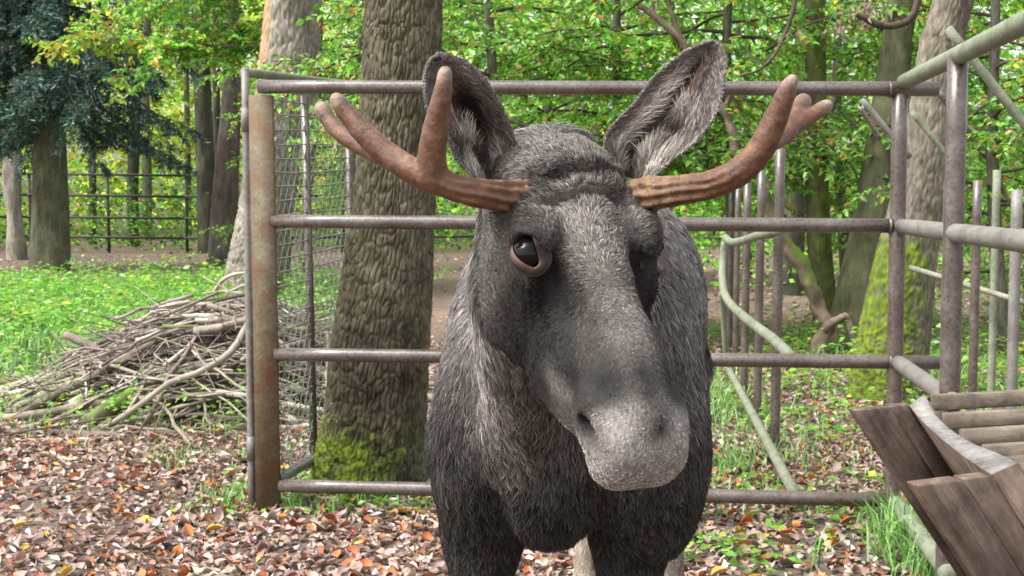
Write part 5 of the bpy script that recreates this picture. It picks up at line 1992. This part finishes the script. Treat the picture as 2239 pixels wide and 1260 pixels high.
antler([
    [(1185, 436, 2.19, 30), (1130, 433, 2.14, 33), (1060, 425, 2.09, 29), (1000, 412, 2.08, 27), (945, 392, 2.08, 28), (900, 372, 2.09, 27),
     (850, 340, 2.11, 26), (800, 296, 2.12, 23), (762, 252, 2.13, 19), (742, 226, 2.13, 15), (735, 216, 2.13, 11)],
    [(948, 390, 2.08, 30), (944, 345, 2.07, 29), (952, 285, 2.05, 26), (964, 225, 2.03, 21), (971, 180, 2.02, 15), (973, 158, 2.02, 12)],
    [(860, 352, 2.13, 22), (800, 325, 2.18, 19), (750, 296, 2.22, 17), (722, 268, 2.25, 15), (708, 244, 2.26, 15), (703, 238, 2.26, 14)],
], 'antler with one upright tine and two outer prongs')
antler([
    [(1372, 430, 2.22, 30), (1425, 424, 2.18, 32), (1500, 414, 2.14, 28), (1560, 402, 2.13, 28), (1612, 378, 2.12, 29), (1655, 338, 2.11, 28),
     (1685, 285, 2.10, 26), (1708, 230, 2.09, 22), (1725, 190, 2.08, 15), (1733, 174, 2.08, 10)],
    [(1672, 318, 2.12, 20), (1705, 300, 2.20, 20), (1738, 276, 2.25, 18), (1775, 252, 2.28, 15), (1800, 236, 2.29, 13), (1810, 230, 2.29, 9)],
    [(1716, 294, 2.22, 17), (1738, 258, 2.27, 17), (1752, 232, 2.31, 17), (1757, 220, 2.32, 14)],
], 'antler curving outward with a forked back prong')
# ------------------------------------------------------------------ fallen leaves, grass, undergrowth
g = np.random.default_rng(88)
m_litter = col_mat('fallen_leaf', 0.62, 0.35, 0.12)
m_grass = col_mat('grass_blade', 0.5, 0.4, 0.35)
LIT = [(0.36, 0.265, 0.220), (0.28, 0.195, 0.155), (0.20, 0.130, 0.098), (0.40, 0.135, 0.045), (0.26, 0.090, 0.040), (0.115, 0.080, 0.062), (0.42, 0.35, 0.305), (0.46, 0.30, 0.05)]
LW = [0.29, 0.24, 0.13, 0.07, 0.05, 0.07, 0.14, 0.01]


def in_view(x, y, m=0.6):
    return np.abs(x) < 0.41 * y + m


def litter(acc, n, y0, y1, size, gr, six=True, keep=None):
    y = gr.uniform(y0, y1, n)
    x = gr.uniform(-1, 1, n) * (0.41 * y1 + 0.8)
    ok = in_view(x, y)
    if keep is not None:
        ok &= gr.random(n) < keep(x, y)
    x, y = x[ok], y[ok]
    m = len(x)
    z = gz(x, y) + gr.uniform(0.004, 0.022, m)
    az = gr.uniform(0, 2 * np.pi, m)
    dv = np.stack([np.cos(az), np.sin(az), gr.normal(0, 0.22, m)], -1)
    nv = np.stack([gr.normal(0, 0.42, m), gr.normal(-0.1, 0.42, m), np.ones(m)], -1)
    if six:
        leaves_fine(acc, np.stack([x, y, z], -1), dv, nv, size * gr.uniform(0.6, 1.3, m), palette(m, LIT, LW, gr, 0.22), gr.uniform(0.42, 0.66, m), gr.normal(0.2, 0.4, m), gr.normal(0.15, 0.45, m))
    else:
        leaves(acc, np.stack([x, y, z], -1), dv, nv, size * gr.uniform(0.6, 1.25, m), palette(m, LIT, LW, gr, 0.22), wid=gr.uniform(0.5, 0.75, (m, 1)), fold=gr.normal(0.12, 0.22, (m, 1)), six=False)


def keep_near(x, y):
    n = fbm(np.stack([x * 0.8, y * 0.8, 0 * x], -1), 3, 91)
    return np.clip(0.80 + 0.9 * n, 0.12, 1) * (1 - 0.9 * meadow(x, y))


acc = Acc()
litter(acc, 34000, 4.3, 8.3, 0.056, g, True, keep_near)
litter(acc, 28000, 8.3, 13.5, 0.062, g, True, keep_near)
litter(acc, 16000, 13.5, 34, 0.095, g, False, lambda x, y: np.where(x > 0.5, 0.9, 0.35) * (1 - 0.9 * meadow(x, y)))
o = obj('leaf_litter', acc.mesh('leaf_litter', True), m_litter)
tag(o, 'carpet of brown and pinkish fallen leaves over the ground', 'leaves', kind='stuff')

# the largest fallen leaves, each one an object on the ground
protos = []
for k in range(14):
    a = Acc()
    c = np.array([LIT[[3, 4, 4, 0, 1, 6, 3, 2, 7, 4, 0, 6, 2, 1][k]]]) * g.uniform(0.85, 1.2)
    leaves_fine(a, np.zeros((1, 3)), np.array([[1.0, 0, 0.12]]), np.array([[0, g.normal(0, 0.3), 1.0]]), 1.0, c, g.uniform(0.45, 0.68), g.uniform(0.1, 0.7), g.normal(0.3, 0.5))
    me = a.mesh('fallen_leaf', True)
    me.materials.append(m_litter)
    protos.append(me)
for k in range(250):
    while True:
        y = g.uniform(5.0, 7.6)
        x = g.uniform(-1, 1) * 3.2
        if in_view(x, y, 0.0):
            break
    o = bpy.data.objects.new('fallen_leaf', protos[k % 14])
    COL.objects.link(o)
    o.parent = ground
    o.location = (x, y, float(gz(x, y)) + 0.02)
    o.rotation_euler = (g.normal(0, 0.25), g.normal(-0.1, 0.3), g.uniform(0, 6.28))
    s = g.uniform(0.055, 0.09)
    o.scale = (s, s, s)


def blades(acc, x, y, h, gr, cols, w=0.006, lean=0.8):
    n = len(x)
    z = gz(x, y)
    p = np.stack([x, y, z], -1)
    az = gr.uniform(0, 2 * np.pi, n)
    out = np.stack([np.cos(az), np.sin(az), 0 * az], -1)
    sd_ = np.stack([-np.sin(az), np.cos(az), 0 * az], -1) * (w * gr.uniform(0.6, 1.4, n))[:, None]
    ln = (lean * gr.uniform(0.2, 1.4, n) * h)[:, None]
    up = np.array([0, 0, 1.0])
    m = p + out * ln * 0.35 + up * (h * 0.62)[:, None]
    t = p + out * ln + up * (h * gr.uniform(0.75, 1.0, n))[:, None]
    V = np.stack([p - sd_, p + sd_, m - sd_ * 0.8, m + sd_ * 0.8, t], 1).reshape(-1, 3)
    b = np.arange(n)[:, None] * 5
    acc.add(V, [np.concatenate([b + np.array(q) for q in ([0, 1, 3, 2],)]), np.concatenate([b + np.array(q) for q in ([2, 3, 4],)])], np.repeat(palette(n, cols, np.ones(len(cols)), gr, 0.25), 5, 0))


GRC = [(0.14, 0.32, 0.06), (0.23, 0.43, 0.11), (0.10, 0.25, 0.045), (0.32, 0.48, 0.20)]
gacc = Acc()
def patch(px, py, rx, ry, n, h, seed, w=0.0038):
    gr = np.random.default_rng(seed)
    c = G(px, py)
    x = c[0] + gr.normal(0, rx, n)
    y = c[1] + gr.normal(0, ry, n)
    k = fbm(np.stack([x * 4, y * 4, 0 * x], -1), 2, seed) > -0.12
    x, y = x[k], y[k]
    blades(gacc, x, y, h * gr.uniform(0.4, 1.2, len(x)), gr, GRC, w)
for k, a in enumerate([(1600, 930, 0.22, 0.8, 1000, 0.14), (1640, 1040, 0.16, 0.30, 420, 0.13), (1690, 1000, 0.25, 0.5, 260, 0.10), (1560, 860, 0.2, 0.9, 700, 0.18), (1780, 930, 0.35, 0.9, 500, 0.10),
                       (1960, 1160, 0.07, 0.07, 160, 0.22), (2030, 1220, 0.10, 0.16, 700, 0.22), (1980, 1250, 0.16, 0.14, 380, 0.16), (470, 1010, 0.30, 0.35, 500, 0.09), (520, 1090, 0.14, 0.16, 260, 0.10),
                       (900, 1075, 0.12, 0.2, 160, 0.07), (780, 1110, 0.2, 0.12, 160, 0.08), (640, 1110, 0.1, 0.1, 140, 0.10), (280, 930, 0.5, 0.4, 600, 0.12), (1750, 1120, 0.35, 0.12, 220, 0.07), (1500, 1130, 0.2, 0.1, 90, 0.10),
                       (2060, 850, 0.5, 1.2, 1200, 0.25)]):
    patch(*a, 500 + k)
# meadow on the left
gr = np.random.default_rng(601)
n = 34000
y = gr.uniform(10.0, 26, n)
x = gr.uniform(-1, 0.1, n) * (0.41 * 26 + 0.5)
ok = in_view(x, y) & (gr.random(n) < meadow(x, y))
x, y = x[ok], y[ok]
blades(gacc, x, y, gr.uniform(0.08, 0.24, len(x)), gr, GRC + [(0.20, 0.40, 0.12)], 0.011, 0.7)
o = obj('grass', gacc.mesh('grass', False), m_grass)
tag(o, 'short bright green grass on the meadow and beside the poles', 'grass', kind='stuff')

# low leafy herbs: clumps scattered in the meadow and at the foot of the trees
hacc = Acc()
def herbs(n_cl, xs, ys, hmax, leaf, seed, cols=GREENS, wts=(0.30, 0.32, 0.22, 0.08, 0.08, 0, 0), keep=None):
    gr = np.random.default_rng(seed)
    x = gr.uniform(*xs, n_cl)
    y = gr.uniform(*ys, n_cl)
    ok = in_view(x, y)
    if keep is not None:
        ok &= gr.random(n_cl) < keep(x, y)
    x, y = x[ok], y[ok]
    for cx_, cy_ in zip(x, y):
        h = hmax * gr.uniform(0.35, 1.1)
        m = gr.integers(9, 20)
        t = gr.random(m)
        p = np.stack([cx_ + gr.normal(0, 0.10 + 0.1 * h, m), cy_ + gr.normal(0, 0.10 + 0.1 * h, m), gz(cx_, cy_) + h * (0.15 + 0.85 * t)], -1)
        az = gr.uniform(0, 6.28, m)
        leaves(hacc, p, np.stack([np.cos(az), np.sin(az), gr.normal(-0.1, 0.25, m)], -1), np.array([0, -0.15, 1.0]) + gr.normal(0, 0.4, (m, 3)), leaf * gr.uniform(0.6, 1.3, m),
               palette(m, cols, wts, gr), wid=0.62, six=False)
herbs(1500, (-10, -1.2), (10.2, 25), 0.30, 0.085, 701, keep=lambda x, y: 0.25 + 0.75 * meadow(x, y))
herbs(300, (-8, -2.0), (14, 27), 0.55, 0.10, 702, keep=lambda x, y: np.clip(meadow(x, y) + 0.2, 0, 1))
herbs(330, (1.4, 5.5), (8.0, 15), 0.16, 0.06, 703)
herbs(260, (2.6, 6.5), (8.5, 16), 0.45, 0.07, 704)
herbs(170, (-3.8, -1.4), (8.3, 9.6), 0.40, 0.045, 705, keep=lambda x, y: 0.5 + 0 * x)
herbs(60, (-1.5, 0.2), (6.2, 7.2), 0.06, 0.05, 706)
herbs(50, (0.8, 2.6), (5.4, 7.2), 0.07, 0.055, 707)
o = obj('undergrowth', hacc.mesh('undergrowth', False), m_leaf)
tag(o, 'low leafy green herbs covering the meadow and tree feet', 'undergrowth', kind='stuff')
